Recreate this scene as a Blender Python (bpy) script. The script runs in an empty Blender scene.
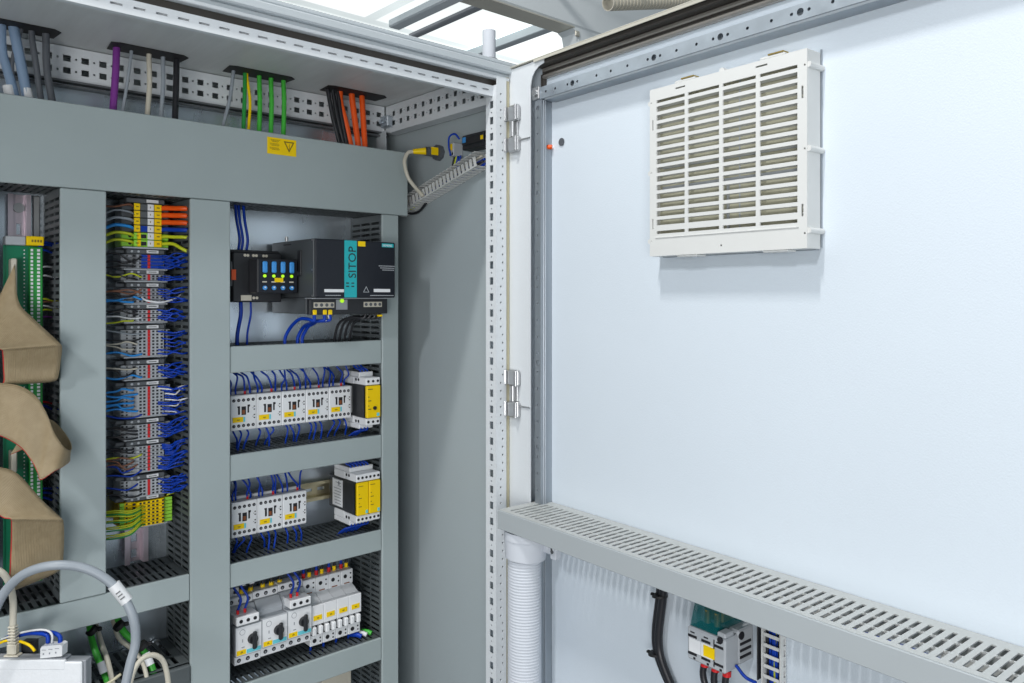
import bpy, math, random
from mathutils import Vector, Matrix
random.seed(7)
SC = bpy.context.scene
COL = SC.collection
R = math.radians

# ------------------------------------------------------------------ camera
A0 = 41.59                      # the view turns this many degrees right of the cabinet's depth axis
F = 774.0
cam = bpy.data.cameras.new('camera'); camo = bpy.data.objects.new('camera', cam); COL.objects.link(camo)
camo.location = (0, 0, 0); camo.rotation_euler = (R(90), 0, R(-A0))
cam.sensor_width = 36; cam.lens = F/1024*36; cam.shift_y = -44.5/1024
cam.clip_start = .02; cam.clip_end = 60
SC.camera = camo

# ------------------------------------------------------------------ world and lamps
w = bpy.data.worlds.new('World'); SC.world = w; w.use_nodes = True
nt = w.node_tree; bg = nt.nodes['Background']
tc = nt.nodes.new('ShaderNodeTexCoord'); sx = nt.nodes.new('ShaderNodeSeparateXYZ')
cr = nt.nodes.new('ShaderNodeValToRGB'); mr = nt.nodes.new('ShaderNodeMapRange')
mr.inputs[1].default_value = -1; mr.inputs[2].default_value = 1
nt.links.new(tc.outputs['Generated'], sx.inputs[0]); nt.links.new(sx.outputs[2], mr.inputs[0])
nt.links.new(mr.outputs[0], cr.inputs[0])
wmp = nt.nodes.new('ShaderNodeMapping'); wmp.inputs['Scale'].default_value = (3.2, 3.2, 1.1); nt.links.new(tc.outputs['Generated'], wmp.inputs[0])
wn = nt.nodes.new('ShaderNodeTexNoise'); wn.inputs['Scale'].default_value = 1.3; wn.inputs['Detail'].default_value = 2; nt.links.new(wmp.outputs[0], wn.inputs[0])
wr = nt.nodes.new('ShaderNodeMapRange'); wr.inputs[1].default_value = .38; wr.inputs[2].default_value = .62; wr.inputs[3].default_value = .35; wr.inputs[4].default_value = 1.6
nt.links.new(wn.outputs[0], wr.inputs[0])
wx = nt.nodes.new('ShaderNodeMix'); wx.data_type = 'RGBA'; wx.blend_type = 'MULTIPLY'; wx.inputs[0].default_value = 1
nt.links.new(cr.outputs[0], wx.inputs[6]); nt.links.new(wr.outputs[0], wx.inputs[7]); nt.links.new(wx.outputs[2], bg.inputs[0])
e = cr.color_ramp.elements
e[0].position = .30; e[0].color = (.48, .52, .56, 1)
e[1].position = .62; e[1].color = (.80, .92, 1.0, 1)
bg.inputs[1].default_value = .33

def area(name, loc, target, sx_, sy_, power, col):
    l = bpy.data.lights.new(name, 'AREA'); l.shape = 'RECTANGLE'; l.size = sx_; l.size_y = sy_
    l.energy = power; l.color = col
    o = bpy.data.objects.new(name, l); COL.objects.link(o); o.location = loc
    o.rotation_euler = (Vector(target)-Vector(loc)).to_track_quat('-Z', 'Y').to_euler()
    return o
area('ceiling_lamp', (-.31, .40, 2.00), (.86, .55, 0), .07, .30, 34, (1, .97, .94))
area('ceiling_lamp', (-1.35, .10, 1.22), (.84, .70, 0), .08, .26, 19, (.98, .98, 1))
area('front_fill', (-1.25, -1.0, -.25), (.55, 1.1, -.15), 1.3, .9, 38, (1, .99, .98))  # soft fill added to brighten the cabinet inside, not a lamp of the hall
SC.view_settings.view_transform = 'Standard'
SC.view_settings.look = 'None'
SC.view_settings.exposure = -0.08
SC.view_settings.gamma = 1

# ------------------------------------------------------------------ pixel to real point on a real plane
sa, ca = math.sin(R(A0)), math.cos(R(A0))
def on_y(px, D):                # x on the plane y = D
    return D*math.tan(R(A0)+math.atan((px-512)/F))
def zat(x, y, py): return (297-py)*(x*sa+y*ca)/F
def PT(px, py, D):
    x = on_y(px, D); return Vector((x, D, zat(x, D, py)))
DA = 2.67                       # the door stands 2.67 degrees short of square
DOORM = Matrix.Rotation(R(-DA), 4, 'Z')
def dy(px, W): return W/math.tan(R(A0-DA)+math.atan((px-512)/F))
def DP(px, py, W):              # point in door coordinates on x' = W
    y = dy(px, W); d = W*math.sin(R(A0-DA))+y*math.cos(R(A0-DA))
    return Vector((W, y, (297-py)*d/F))

# ------------------------------------------------------------------ materials
MATS = {}
def mat(name, col, rough=.5, metal=0, spec=.5, var=.06, scale=18, bump=0, bscale=250, alpha=1, trans=0, stretch=None, emit=0, wear=0, rvar=0):
    if name in MATS: return MATS[name]
    m = bpy.data.materials.new(name); m.use_nodes = True; t = m.node_tree; b = t.nodes['Principled BSDF']
    b.inputs['Roughness'].default_value = rough; b.inputs['Metallic'].default_value = metal
    b.inputs['Specular IOR Level'].default_value = spec
    c = (*col, 1)
    b.inputs['Base Color'].default_value = c
    g = t.nodes.new('ShaderNodeNewGeometry')
    mp = t.nodes.new('ShaderNodeMapping'); t.links.new(g.outputs['Position'], mp.inputs[0])
    if stretch: mp.inputs['Scale'].default_value = stretch
    if var or rvar:
        n = t.nodes.new('ShaderNodeTexNoise'); n.inputs['Scale'].default_value = scale; n.inputs['Detail'].default_value = 5
        t.links.new(mp.outputs[0], n.inputs[0])
    if var:
        mx = t.nodes.new('ShaderNodeMix'); mx.data_type = 'RGBA'
        mx.inputs[6].default_value = tuple(min(1, v*(1-var)) for v in col)+(1,)
        mx.inputs[7].default_value = tuple(min(1, v*(1+var)) for v in col)+(1,)
        t.links.new(n.outputs[0], mx.inputs[0]); out = mx.outputs[2]
        if wear:
            n2 = t.nodes.new('ShaderNodeTexNoise'); n2.inputs['Scale'].default_value = 60; n2.inputs['Detail'].default_value = 8
            n2.inputs['Roughness'].default_value = .75
            t.links.new(mp.outputs[0], n2.inputs[0])
            r2 = t.nodes.new('ShaderNodeMapRange'); r2.inputs[1].default_value = .66; r2.inputs[2].default_value = .74
            r2.inputs[4].default_value = wear
            t.links.new(n2.outputs[0], r2.inputs[0])
            m2 = t.nodes.new('ShaderNodeMix'); m2.data_type = 'RGBA'
            t.links.new(r2.outputs[0], m2.inputs[0]); t.links.new(out, m2.inputs[6])
            m2.inputs[7].default_value = tuple(v*.45 for v in col)+(1,); out = m2.outputs[2]
        t.links.new(out, b.inputs['Base Color'])
    if rvar:
        r3 = t.nodes.new('ShaderNodeMapRange'); r3.inputs[3].default_value = max(0, rough-rvar); r3.inputs[4].default_value = rough+rvar
        t.links.new(n.outputs[0], r3.inputs[0]); t.links.new(r3.outputs[0], b.inputs['Roughness'])
    if bump:
        nb = t.nodes.new('ShaderNodeTexNoise'); nb.inputs['Scale'].default_value = bscale; nb.inputs['Detail'].default_value = 2
        t.links.new(g.outputs['Position'], nb.inputs[0])
        bp = t.nodes.new('ShaderNodeBump'); bp.inputs['Strength'].default_value = bump; bp.inputs['Distance'].default_value = .001
        t.links.new(nb.outputs[0], bp.inputs['Height']); t.links.new(bp.outputs[0], b.inputs['Normal'])
    if trans: b.inputs['Transmission Weight'].default_value = trans
    if alpha < 1: b.inputs['Alpha'].default_value = alpha
    if emit:
        b.inputs['Emission Color'].default_value = c; b.inputs['Emission Strength'].default_value = emit
    MATS[name] = m; return m

M = dict(
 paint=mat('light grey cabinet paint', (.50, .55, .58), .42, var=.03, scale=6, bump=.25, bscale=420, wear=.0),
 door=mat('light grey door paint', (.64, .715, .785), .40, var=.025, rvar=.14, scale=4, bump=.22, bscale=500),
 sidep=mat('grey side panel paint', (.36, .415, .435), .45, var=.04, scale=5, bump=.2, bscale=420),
 roofp=mat('brushed roof sheet', (.66, .69, .69), .45, metal=0, var=.14, scale=9, stretch=(8, .7, 1), rvar=.08),
 frame=mat('white frame paint', (.66, .70, .73), .4, var=.03, scale=20, bump=.15),
 zinc=mat('zinc plated steel', (.56, .62, .68), .33, metal=.85, var=.16, scale=45, rvar=.12),
 zincd=mat('dull zinc steel', (.36, .40, .44), .4, metal=.7, var=.2, scale=30, stretch=(1, 1, .15)),
 plate=mat('galvanised mounting plate', (.68, .76, .83), .27, metal=.85, var=.16, scale=7, stretch=(2, 1, .5), rvar=.12),
 rail=mat('passivated din rail', (.72, .62, .68), .3, metal=.8, var=.06, scale=30),
 railg=mat('yellow passivated din rail', (.66, .60, .40), .3, metal=.85, var=.12, scale=30),
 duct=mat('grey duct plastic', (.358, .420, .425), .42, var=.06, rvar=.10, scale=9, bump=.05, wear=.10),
 duct2=mat('shaded grey and black duct plastic', (.085, .10, .105), .5, var=.08, scale=30),  # grey duct walls and bases darkened to carry inside shade; black for floor duct
 dslot=mat('shaded duct inside', (.035, .04, .045), .6, var=.2),  # base tone darkened further, shade inside the duct put into the colour
 ductl=mat('pale grey duct plastic', (.50, .52, .51), .45, var=.03, scale=10, wear=.12),
 ductf=mat('grey duct cover plastic', (.40, .44, .46), .42, var=.04, scale=10, wear=.08),
 vent=mat('white vent plastic', (.66, .675, .665), .38, var=.03, scale=30),
 ventin=mat('olive filter mat', (.46, .45, .34), .9, var=.2, scale=40, bump=.6, bscale=300),
 black=mat('black plastic', (.018, .02, .024), .42, var=.3, scale=40),
 blackr=mat('black rubber', (.012, .012, .013), .6, var=.3),
 dgrey=mat('dark grey plastic', (.10, .11, .12), .4, var=.1),
 psug=mat('dark grey steel casing', (.075, .085, .092), .4, metal=.2, var=.08),
 psuf=mat('anthracite front', (.012, .015, .022), .36, spec=.3, var=.1),
 teal=mat('teal stripe', (.01, .42, .46), .4, var=.03),
 white=mat('white plastic', (.80, .82, .84), .4, var=.03, scale=40),
 lgrey=mat('light grey plastic', (.42, .45, .48), .42, var=.05, scale=60),
 mgrey=mat('mid grey plastic', (.30, .32, .35), .45, var=.05, scale=60),
 hole=mat('recess shade black', (.012, .012, .016), .6, var=0),  # near-black inlays carry the shade of holes and recesses; also one relay's print
 yel=mat('yellow label', (.93, .64, .0), .45, spec=.3, var=.04, scale=60),
 ydark=mat('printed brown on yellow', (.25, .17, .01), .6, var=0),
 lime=mat('lime green plastic', (.33, .72, .06), .4, var=.05),
 tealt=mat('turquoise tag', (.15, .62, .72), .45, var=0),
 brown=mat('brown slider', (.24, .07, .02), .4, var=.1),
 blue=mat('blue wire', (.005, .045, .38), .38, spec=.25, var=.15, scale=60),
 lblue=mat('light blue wire', (.02, .28, .75), .35, var=.1),
 bluef=mat('blue fuse', (.05, .30, .72), .3, var=.05),
 red=mat('red plastic', (.62, .012, .015), .4, var=.05),
 orange=mat('orange cable', (.86, .10, .006), .4, var=.06),
 green=mat('green cable', (.06, .48, .05), .4, var=.1),
 yg=mat('yellow green cable', (.55, .62, .02), .4, var=.1),
 dgreen=mat('green stripe', (.02, .30, .05), .4, var=.1),
 purple=mat('purple cable', (.20, .035, .27), .42, var=.1),
 gcable=mat('grey cable', (.30, .34, .38), .42, var=.06),
 dcable=mat('dark grey cable', (.09, .10, .115), .45, var=.1),
 bgcable=mat('blue grey cable', (.20, .29, .42), .4, var=.08),
 cream=mat('cream cable', (.58, .55, .46), .45, var=.06),
 wwire=mat('white wire', (.72, .74, .76), .4, var=.04),
 bwire=mat('brown wire', (.22, .09, .05), .4, var=.1),
 kwire=mat('black wire', (.015, .016, .02), .4, var=.1),
 ribbon=None,
 pcb=mat('green circuit board', (.005, .20, .10), .35, var=.15, scale=120),
 tealg=mat('teal tinted cover', (.0, .12, .13), .12, var=.0, alpha=.62),
 ledg=mat('green status light', (.45, .9, .02), .4, var=0, emit=.6),
 seal=mat('dark foam gasket', (.05, .045, .04), .45, var=.3, scale=12),
 seall=mat('shiny gasket lip', (.34, .32, .29), .25, metal=.5, var=.2, scale=10),
 steel=mat('polished hinge steel', (.50, .51, .52), .36, metal=.9, var=.05),
 ycream=mat('yellowed seal strip', (.50, .47, .33), .5, var=.08),
 brass=mat('brass', (.45, .33, .10), .35, metal=.8, var=.1),
 hose=mat('white hose plastic', (.64, .68, .74), .65, spec=.3, var=.03),
 hall=mat('hall white', (.80, .84, .82), .6, var=.03, scale=2),
 hallw=mat('housing paint', (.66, .71, .73), .5, var=.03, scale=2),
 hallb=mat('pale steel beam', (.62, .68, .72), .4, metal=.2, var=.08, scale=4),
 whitew=mat('speckled white enamel', (.80, .83, .86), .45, var=.05, scale=160, bump=.2, bscale=300),
 tan=mat('aluminium underside', (.62, .60, .52), .35, metal=.5, var=.2, scale=5),
)
# ribbon cable: fine parallel conductors
m = bpy.data.materials.new('beige ribbon cable'); m.use_nodes = True; t = m.node_tree; b = t.nodes['Principled BSDF']
uvn = t.nodes.new('ShaderNodeUVMap'); sp = t.nodes.new('ShaderNodeSeparateXYZ'); t.links.new(uvn.outputs[0], sp.inputs[0])
ml = t.nodes.new('ShaderNodeMath'); ml.operation = 'MULTIPLY'; ml.inputs[1].default_value = 34*6.283
sn = t.nodes.new('ShaderNodeMath'); sn.operation = 'SINE'; t.links.new(sp.outputs[0], ml.inputs[0]); t.links.new(ml.outputs[0], sn.inputs[0])
bp = t.nodes.new('ShaderNodeBump'); bp.inputs['Strength'].default_value = .35; bp.inputs['Distance'].default_value = .0007
t.links.new(sn.outputs[0], bp.inputs['Height']); t.links.new(bp.outputs[0], b.inputs['Normal'])
nz = t.nodes.new('ShaderNodeTexNoise'); nz.inputs['Scale'].default_value = 12
mx = t.nodes.new('ShaderNodeMix'); mx.data_type = 'RGBA'; mx.inputs[6].default_value = (.30, .225, .125, 1); mx.inputs[7].default_value = (.42, .33, .20, 1)
t.links.new(nz.outputs[0], mx.inputs[0])
rdm = t.nodes.new('ShaderNodeMath'); rdm.operation = 'GREATER_THAN'; rdm.inputs[1].default_value = .982; t.links.new(sp.outputs[0], rdm.inputs[0])
mxr = t.nodes.new('ShaderNodeMix'); mxr.data_type = 'RGBA'; t.links.new(rdm.outputs[0], mxr.inputs[0])
t.links.new(mx.outputs[2], mxr.inputs[6]); mxr.inputs[7].default_value = (.5, .03, .03, 1); t.links.new(mxr.outputs[2], b.inputs['Base Color'])
b.inputs['Roughness'].default_value = .5
M['ribbon'] = m

# ------------------------------------------------------------------ mesh builder
class MB:
    def __init__(s): s.v = []; s.f = []; s.mi = []; s.sm = []; s.uv = None
    def face(s, idx, smooth=False): s.f.append(idx); s.sm.append(smooth)
    def box(s, a, b, c=0):
        x0, y0, z0 = (min(a[i], b[i]) for i in range(3)); x1, y1, z1 = (max(a[i], b[i]) for i in range(3))
        if c <= 0:
            n = len(s.v)
            s.v += [(x0,y0,z0),(x1,y0,z0),(x1,y1,z0),(x0,y1,z0),(x0,y0,z1),(x1,y0,z1),(x1,y1,z1),(x0,y1,z1)]
            for q in ((0,3,2,1),(4,5,6,7),(0,1,5,4),(1,2,6,5),(2,3,7,6),(3,0,4,7)): s.face([n+i for i in q])
            return s
        c = min(c, (x1-x0)*.45, (y1-y0)*.45, (z1-z0)*.45)
        n = len(s.v); idx = {}
        X = (x0, x1); Y = (y0, y1); Z = (z0, z1)
        for i in (0,1):
            for j in (0,1):
                for k in (0,1):
                    sx_, sy_, sz_ = (1 if i == 0 else -1), (1 if j == 0 else -1), (1 if k == 0 else -1)
                    P = (X[i], Y[j], Z[k])
                    for ax in range(3):
                        q = [P[0]+sx_*c, P[1]+sy_*c, P[2]+sz_*c]; q[ax] = P[ax]
                        idx[(i,j,k,ax)] = len(s.v); s.v.append(tuple(q))
        def I(i,j,k,ax): return idx[(i,j,k,ax)]
        for i in (0,1):
            q = [I(i,0,0,0), I(i,1,0,0), I(i,1,1,0), I(i,0,1,0)]; s.face(q if i else q[::-1])
            q = [I(0,i,0,1), I(1,i,0,1), I(1,i,1,1), I(0,i,1,1)]; s.face(q[::-1] if i else q)
            q = [I(0,0,i,2), I(1,0,i,2), I(1,1,i,2), I(0,1,i,2)]; s.face(q if i else q[::-1])
        for i in (0,1):
            for j in (0,1):
                q = [I(i,j,0,0), I(i,j,1,0), I(i,j,1,1), I(i,j,0,1)]; s.face(q if (i != j) else q[::-1])
                q = [I(0,i,j,1), I(1,i,j,1), I(1,i,j,2), I(0,i,j,2)]; s.face(q if (i != j) else q[::-1])
                q = [I(i,0,j,0), I(i,1,j,0), I(i,1,j,2), I(i,0,j,2)]; s.face(q[::-1] if (i != j) else q)
        for i in (0,1):
            for j in (0,1):
                for k in (0,1):
                    q = [I(i,j,k,0), I(i,j,k,1), I(i,j,k,2)]; s.face(q if (i+j+k) % 2 else q[::-1])
        return s
    def cyl(s, p0, p1, r0, r1=None, n=14, cap=True):
        p0, p1 = Vector(p0), Vector(p1); r1 = r0 if r1 is None else r1
        d = (p1-p0).normalized(); u = d.orthogonal().normalized(); v = d.cross(u)
        k = len(s.v)
        for p, r in ((p0, r0), (p1, r1)):
            for i in range(n):
                a = 2*math.pi*i/n; s.v.append(tuple(p+u*(r*math.cos(a))+v*(r*math.sin(a))))
        for i in range(n): s.face([k+i, k+(i+1) % n, k+n+(i+1) % n, k+n+i], True)
        if cap:
            m_ = len(s.v); s.v.extend(s.v[k:k+2*n])
            s.face([m_+i for i in range(n)][::-1]); s.face([m_+n+i for i in range(n)])
        return s
    def tube(s, pts, r, n=8, seg=8, radii=None):
        P = [Vector(p) for p in pts]; Q = []
        if len(P) > 2:
            E = [P[0]*2-P[1]]+P+[P[-1]*2-P[-2]]
            for i in range(1, len(E)-2):
                for j in range(seg):
                    t_ = j/seg; a, b_, c_, d_ = E[i-1], E[i], E[i+1], E[i+2]
                    Q.append(.5*((2*b_)+(c_-a)*t_+(2*a-5*b_+4*c_-d_)*t_*t_+(3*b_-a-3*c_+d_)*t_**3))
            Q.append(P[-1])
        else: Q = P
        k = len(s.v); up = None
        for i, q in enumerate(Q):
            d = (Q[min(i+1, len(Q)-1)]-Q[max(i-1, 0)]).normalized()
            if up is None: up = d.orthogonal().normalized()
            up = (up-d*up.dot(d)); up = up.normalized() if up.length > 1e-6 else d.orthogonal().normalized()
            v = d.cross(up); rr = r if radii is None else radii(i/(len(Q)-1))
            for j in range(n):
                a = 2*math.pi*j/n; s.v.append(tuple(q+up*(rr*math.cos(a))+v*(rr*math.sin(a))))
        for i in range(len(Q)-1):
            for j in range(n): s.face([k+i*n+j, k+i*n+(j+1) % n, k+(i+1)*n+(j+1) % n, k+(i+1)*n+j], True)
        s.face([k+j for j in range(n)][::-1]); s.face([k+(len(Q)-1)*n+j for j in range(n)])
        return s
    def prism(s, poly, ax, a, b):       # polygon in the plane across axis ax, from a to b
        k = len(s.v); n = len(poly)
        for h in (a, b):
            for p in poly:
                q = list(p); q.insert(ax, h); s.v.append(tuple(q))
        s.face([k+i for i in range(n)][::-1]); s.face([k+n+i for i in range(n)])
        for i in range(n): s.face([k+i, k+(i+1) % n, k+n+(i+1) % n, k+n+i])
        return s
    def perf(s, O, U, V, T, us, vs, holes, rnd=()):
        """sheet with real holes: origin O, unit vectors U, V, thickness vector T; holes (u0,u1,v0,v1) cut square, rnd (u,v,r) cut round"""
        O, U, V, T = Vector(O), Vector(U), Vector(V), Vector(T)
        ul, vl = {us[0], us[1]}, {vs[0], vs[1]}
        H = [(h, None) for h in holes]+[((u-r*1.15, u+r*1.15, v-r*1.15, v+r*1.15), (u, v, r)) for u, v, r in rnd]
        H = [(h, c) for h, c in H if h[0] > us[0]+1e-6 and h[1] < us[1]-1e-6 and h[2] > vs[0]+1e-6 and h[3] < vs[1]-1e-6]
        # column strips keep the face count low
        for h, c in H: ul |= {h[0], h[1]}
        ul = sorted(ul); u2 = [ul[0]]
        for u in ul[1:]:
            if u-u2[-1] > 1e-6: u2.append(u)
        def P(u, v, t_): return tuple(O+U*u+V*v+T*t_)
        def quad(a, b, c, d): k = len(s.v); s.v.extend([a, b, c, d]); s.face([k, k+1, k+2, k+3])
        for i in range(len(u2)-1):
            a, b = u2[i], u2[i+1]; mid = (a+b)/2
            cut = sorted((h[2], h[3]) for h, c in H if h[0] < mid < h[1])
            v = vs[0]
            for c0, c1 in cut+[(vs[1], None)]:
                if c0 > v+1e-7:
                    quad(P(a,v,0), P(b,v,0), P(b,c0,0), P(a,c0,0)); quad(P(a,v,1), P(a,c0,1), P(b,c0,1), P(b,v,1))
                v = c1 if c1 is not None else v
        for h, c in H:
            a, b, c0, c1 = h
            if c is None:
                for (p, q) in (((a,c0),(b,c0)), ((b,c0),(b,c1)), ((b,c1),(a,c1)), ((a,c1),(a,c0))):
                    quad(P(*q,0), P(*p,0), P(*p,1), P(*q,1))
            else:
                cu, cv, r = c; n = 16; rg = r*1.15
                for j in range(n):
                    qs = []
                    for jj in (j, j+1):
                        an = 2*math.pi*jj/n; x, y = math.cos(an), math.sin(an); mm = max(abs(x), abs(y))
                        qs.append(((cu+x/mm*rg, cv+y/mm*rg), (cu+x*r, cv+y*r)))
                    (o0, i0), (o1, i1) = qs
                    for t_ in (0, 1): quad(P(*i0,t_), P(*o0,t_), P(*o1,t_), P(*i1,t_))
                    quad(P(*i0,0), P(*i1,0), P(*i1,1), P(*i0,1))
        for (p, q) in (((us[0],vs[0]),(us[1],vs[0])), ((us[1],vs[0]),(us[1],vs[1])), ((us[1],vs[1]),(us[0],vs[1])), ((us[0],vs[1]),(us[0],vs[0]))):
            quad(P(*p,0), P(*q,0), P(*q,1), P(*p,1))
        return s

WM = {}
def build(mb, name, material, parent=None, label=None, Mx=None, recalc=True):
    """one mesh object; coordinates are world (after Mx) and are stored relative to the parent"""
    T = (Mx or Matrix()); inv = WM[parent.name].inverted() if parent else Matrix()
    X = inv @ T
    me = bpy.data.meshes.new(name)
    me.from_pydata([tuple(X @ Vector(v)) for v in mb.v], [], mb.f)
    me.polygons.foreach_set('use_smooth', mb.sm)
    if mb.uv:
        l = me.uv_layers.new(name='UVMap')
        for lp in me.loops: l.data[lp.index].uv = mb.uv[lp.vertex_index]
    me.materials.append(M[material] if isinstance(material, str) else material); me.update()
    if recalc:
        import bmesh
        bm = bmesh.new(); bm.from_mesh(me); bmesh.ops.recalc_face_normals(bm, faces=bm.faces); bm.to_mesh(me); bm.free()
    o = bpy.data.objects.new(name, me); COL.objects.link(o)
    if parent: o.parent = parent
    WM[o.name] = WM[parent.name] if parent else Matrix()
    if label: o['label'] = label
    return o
def solo(mb, name, material, label, cat, group=None, Mx=None, base=None):
    """top-level thing that is one mesh; its origin is put at its base"""
    T = Mx or Matrix(); vs = [T @ Vector(v) for v in mb.v]
    if base is None:
        base = Vector((sum(v.x for v in vs)/len(vs), sum(v.y for v in vs)/len(vs), min(v.z for v in vs)))
    mb.v = [tuple(v-base) for v in vs]
    o = build(mb, name, material); o.location = base; WM[o.name] = Matrix.Translation(base)
    o['label'] = label; o['category'] = cat
    if group: o['group'] = group
    return o
def thing(name, label, cat, loc=(0,0,0), group=None, rz=0):
    o = bpy.data.objects.new(name, None); COL.objects.link(o); o.location = loc; o.rotation_euler = (0,0,rz); o.empty_display_size = .02
    WM[o.name] = Matrix.Translation(loc) @ Matrix.Rotation(rz, 4, 'Z')
    o['label'] = label; o['category'] = cat
    if group: o['group'] = group
    return o
def dup(root, loc, label, rz=None):
    r = root.copy(); COL.objects.link(r); r.location = loc; r['label'] = label
    if rz is not None: r.rotation_euler = (0,0,rz)
    WM[r.name] = Matrix.Translation(loc) @ Matrix.Rotation(r.rotation_euler.z, 4, 'Z')
    for ch in list(root.children):
        c = ch.copy(); COL.objects.link(c); c.parent = r; WM[c.name] = WM[r.name]
        for g in ch.children:
            d = g.copy(); COL.objects.link(d); d.parent = c; WM[d.name] = WM[r.name]
    return r
def text_mb(body, size, origin, U, V, depth=.0003):
    cu = bpy.data.curves.new('t', 'FONT'); cu.body = body; cu.size = size; cu.extrude = depth/2; cu.resolution_u = 3
    o = bpy.data.objects.new('t', cu); COL.objects.link(o); bpy.context.view_layer.update()
    dg = bpy.context.evaluated_depsgraph_get(); me = bpy.data.meshes.new_from_object(o.evaluated_get(dg))
    U, V, O = Vector(U), Vector(V), Vector(origin); N = U.cross(V)
    mb = MB()
    mb.v = [tuple(O+U*v.co.x+V*v.co.y+N*v.co.z) for v in me.vertices]
    for p in me.polygons: mb.face(list(p.vertices))
    bpy.data.objects.remove(o); bpy.data.curves.remove(cu); bpy.data.meshes.remove(me)
    return mb

# ================================================================== THE CABINET
XR, XL = .872, -.42             # inside faces of the side panels
YF, YB = .957, 1.335            # front of the frame, mounting plate
ZT, ZB = .382, -1.05            # underside of the roof, floor
cab = thing('electrical_cabinet', 'tall light grey steel control cabinet standing wide open with its door swung to the right', 'cabinet', (.4, 1.2, ZB-.03))
# side panels, back, roof, floor
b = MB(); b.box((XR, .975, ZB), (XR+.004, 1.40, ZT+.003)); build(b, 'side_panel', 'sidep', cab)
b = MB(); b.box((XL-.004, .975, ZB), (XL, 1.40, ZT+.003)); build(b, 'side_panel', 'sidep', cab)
b = MB(); b.box((XL, 1.396, ZB), (XR, 1.40, ZT)); build(b, 'back_panel', 'sidep', cab)
b = MB(); b.box((XL-.004, .985, ZT), (XR+.004, 1.402, ZT+.004)); roof = build(b, 'roof', 'roofp', cab)
b = MB(); b.box((XL, .985, ZB-.004), (XR, 1.396, ZB)); build(b, 'floor_plate', 'zincd', cab)
# mounting plate
b = MB(); b.box((-.36, YB, -1.0), (.80, YB+.003, .335), .0008); build(b, 'mounting_plate', 'plate', cab)
# front upright (right): inner slotted face and front face with round holes
zs = [z*.0262 for z in range(-38, 13)]
sl = [(.0075, .0165, z-.006, z+.006) for z in zs]
rd = [(.012, z+.0131, .0017) for z in zs]
b = MB(); b.perf((.815, YF, 0), (0,1,0), (0,0,1), (.0015,0,0), (0, .026), (ZB, .345), sl, rd)
rd2 = []
for k, z in enumerate(zs):
    rd2 += [(.0125 if (k//3) % 2 else .0085, z+.004, .0017), (.0125 if (k//3) % 2 else .0085, z+.0171, .0017)]
b.perf((.8166, YF, 0), (1,0,0), (0,0,1), (0,.0015,0), (0, .0204), (ZB, .360), [], rd2)
b.box((.8355, YF+.0016, ZB), (.837, .983, .36))
build(b, 'front_upright', 'frame', cab)
b = MB(); b.box((.8225, YF+.0030, ZB), (.8240, .9815, .344)); build(b, 'slot_backing', 'zincd', cab)  # dark backing added so the upright's slots read as shaded
b = MB(); b.box((.8385, YF+.002, ZB), (.846, YF+.012, .362), .001); build(b, 'door_seal_strip', 'ycream', cab)
b = MB(); b.box((.8465, YF-.002, ZB), (.868, .99, .372), .002); b.box((.8465, .9905, ZB), (.8715, 1.02, .372)); build(b, 'corner_profile', 'frame', cab)
# left upright
b = MB(); b.box((XL+.001, YF, ZB), (XL+.045, .985, .345), .002); build(b, 'front_upright', 'frame', cab)
# top front member: slotted lip, dark groove, two stepped bands
sl = [(x*.025-.0066, x*.025+.0066, .0078, .0104) for x in range(-17, 33)]
b = MB(); b.perf((0, YF+.0085, .3275), (1,0,0), (0,0,1), (0,.0015,0), (XL+.046, .8148), (0, .0175), sl)
b.box((XL+.046, YF+.0101, .3275), (.8148, .974, .329))
b.box((XL+.046, .9725, .3291), (.8148, .974, .3540))
build(b, 'top_slotted_rail', 'frame', cab)
b = MB(); b.box((XL, YF+.012, .345), (.838, YF+.0135, .3555)); build(b, 'top_seal_groove', 'seal', cab)
b = MB(); b.box((XL, YF+.001, .3555), (.845, YF+.011, .3605), .0008); build(b, 'gutter_lip', 'frame', cab)
b = MB()
b.box((XL, YF+.004, .3608), (.868, .986, .3665), .001)
b.box((XL, YF-.004, .3668), (.8685, .986, .3795), .0022)
b.box((XL, YF-.0025, .3798), (.868, .9855, .3865), .0015)
build(b, 'top_front_member', 'paint', cab)
# rear perforated rail + depth rail on the right side
def rail_holes(n0, n1, p=.025):
    h, r = [], []
    for k in range(n0, n1):
        for zc in (.0175, .0360): h.append((k*p-.0052, k*p+.0052, zc-.0047, zc+.0047)); r.append((k*p+.0125, zc, .0017))
    return h, r
h, r = rail_holes(-15, 35)
b = MB(); b.perf((0, 1.3292, .327), (1,0,0), (0,0,1), (0,.0015,0), (XL+.01, .838), (0, .0535), h, r)
b.box((XL+.01, 1.3308, .327), (.838, 1.3345, .3285)); build(b, 'rear_rail', 'frame', cab)
b = MB(); b.box((XL+.01, 1.314, .3235), (.838, 1.3285, .3265)); b.box((XL+.01, 1.318, .3175), (.838, 1.3325, .3205)); build(b, 'rear_rail_shade', 'dgrey', cab)  # dark bars stand in for the shade under the rear rail
h, r = rail_holes(39, 54)
b = MB(); b.perf((.8405, 0, .327), (0,1,0), (0,0,1), (.0015,0,0), (.986, 1.328), (0, .0535), h, r)
b.box((.8422, .986, .327), (.866, 1.328, .3285)); build(b, 'side_rail', 'frame', cab)
b = MB(); b.box((.826, 1.3, .336), (.8395, 1.327, .358), .002)
for k in range(2): b.cyl((.8395, 1.306+k*.014, .347), (.822, 1.306+k*.014, .347), .0045, n=10)
build(b, 'corner_bracket', 'zinc', cab)
b = MB(); b.box((.822, 1.30, ZB), (.8235, 1.334, .3265)); b.box((.8237, 1.3325, ZB), (.846, 1.334, .3265)); build(b, 'rear_upright', 'paint', cab)

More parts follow.
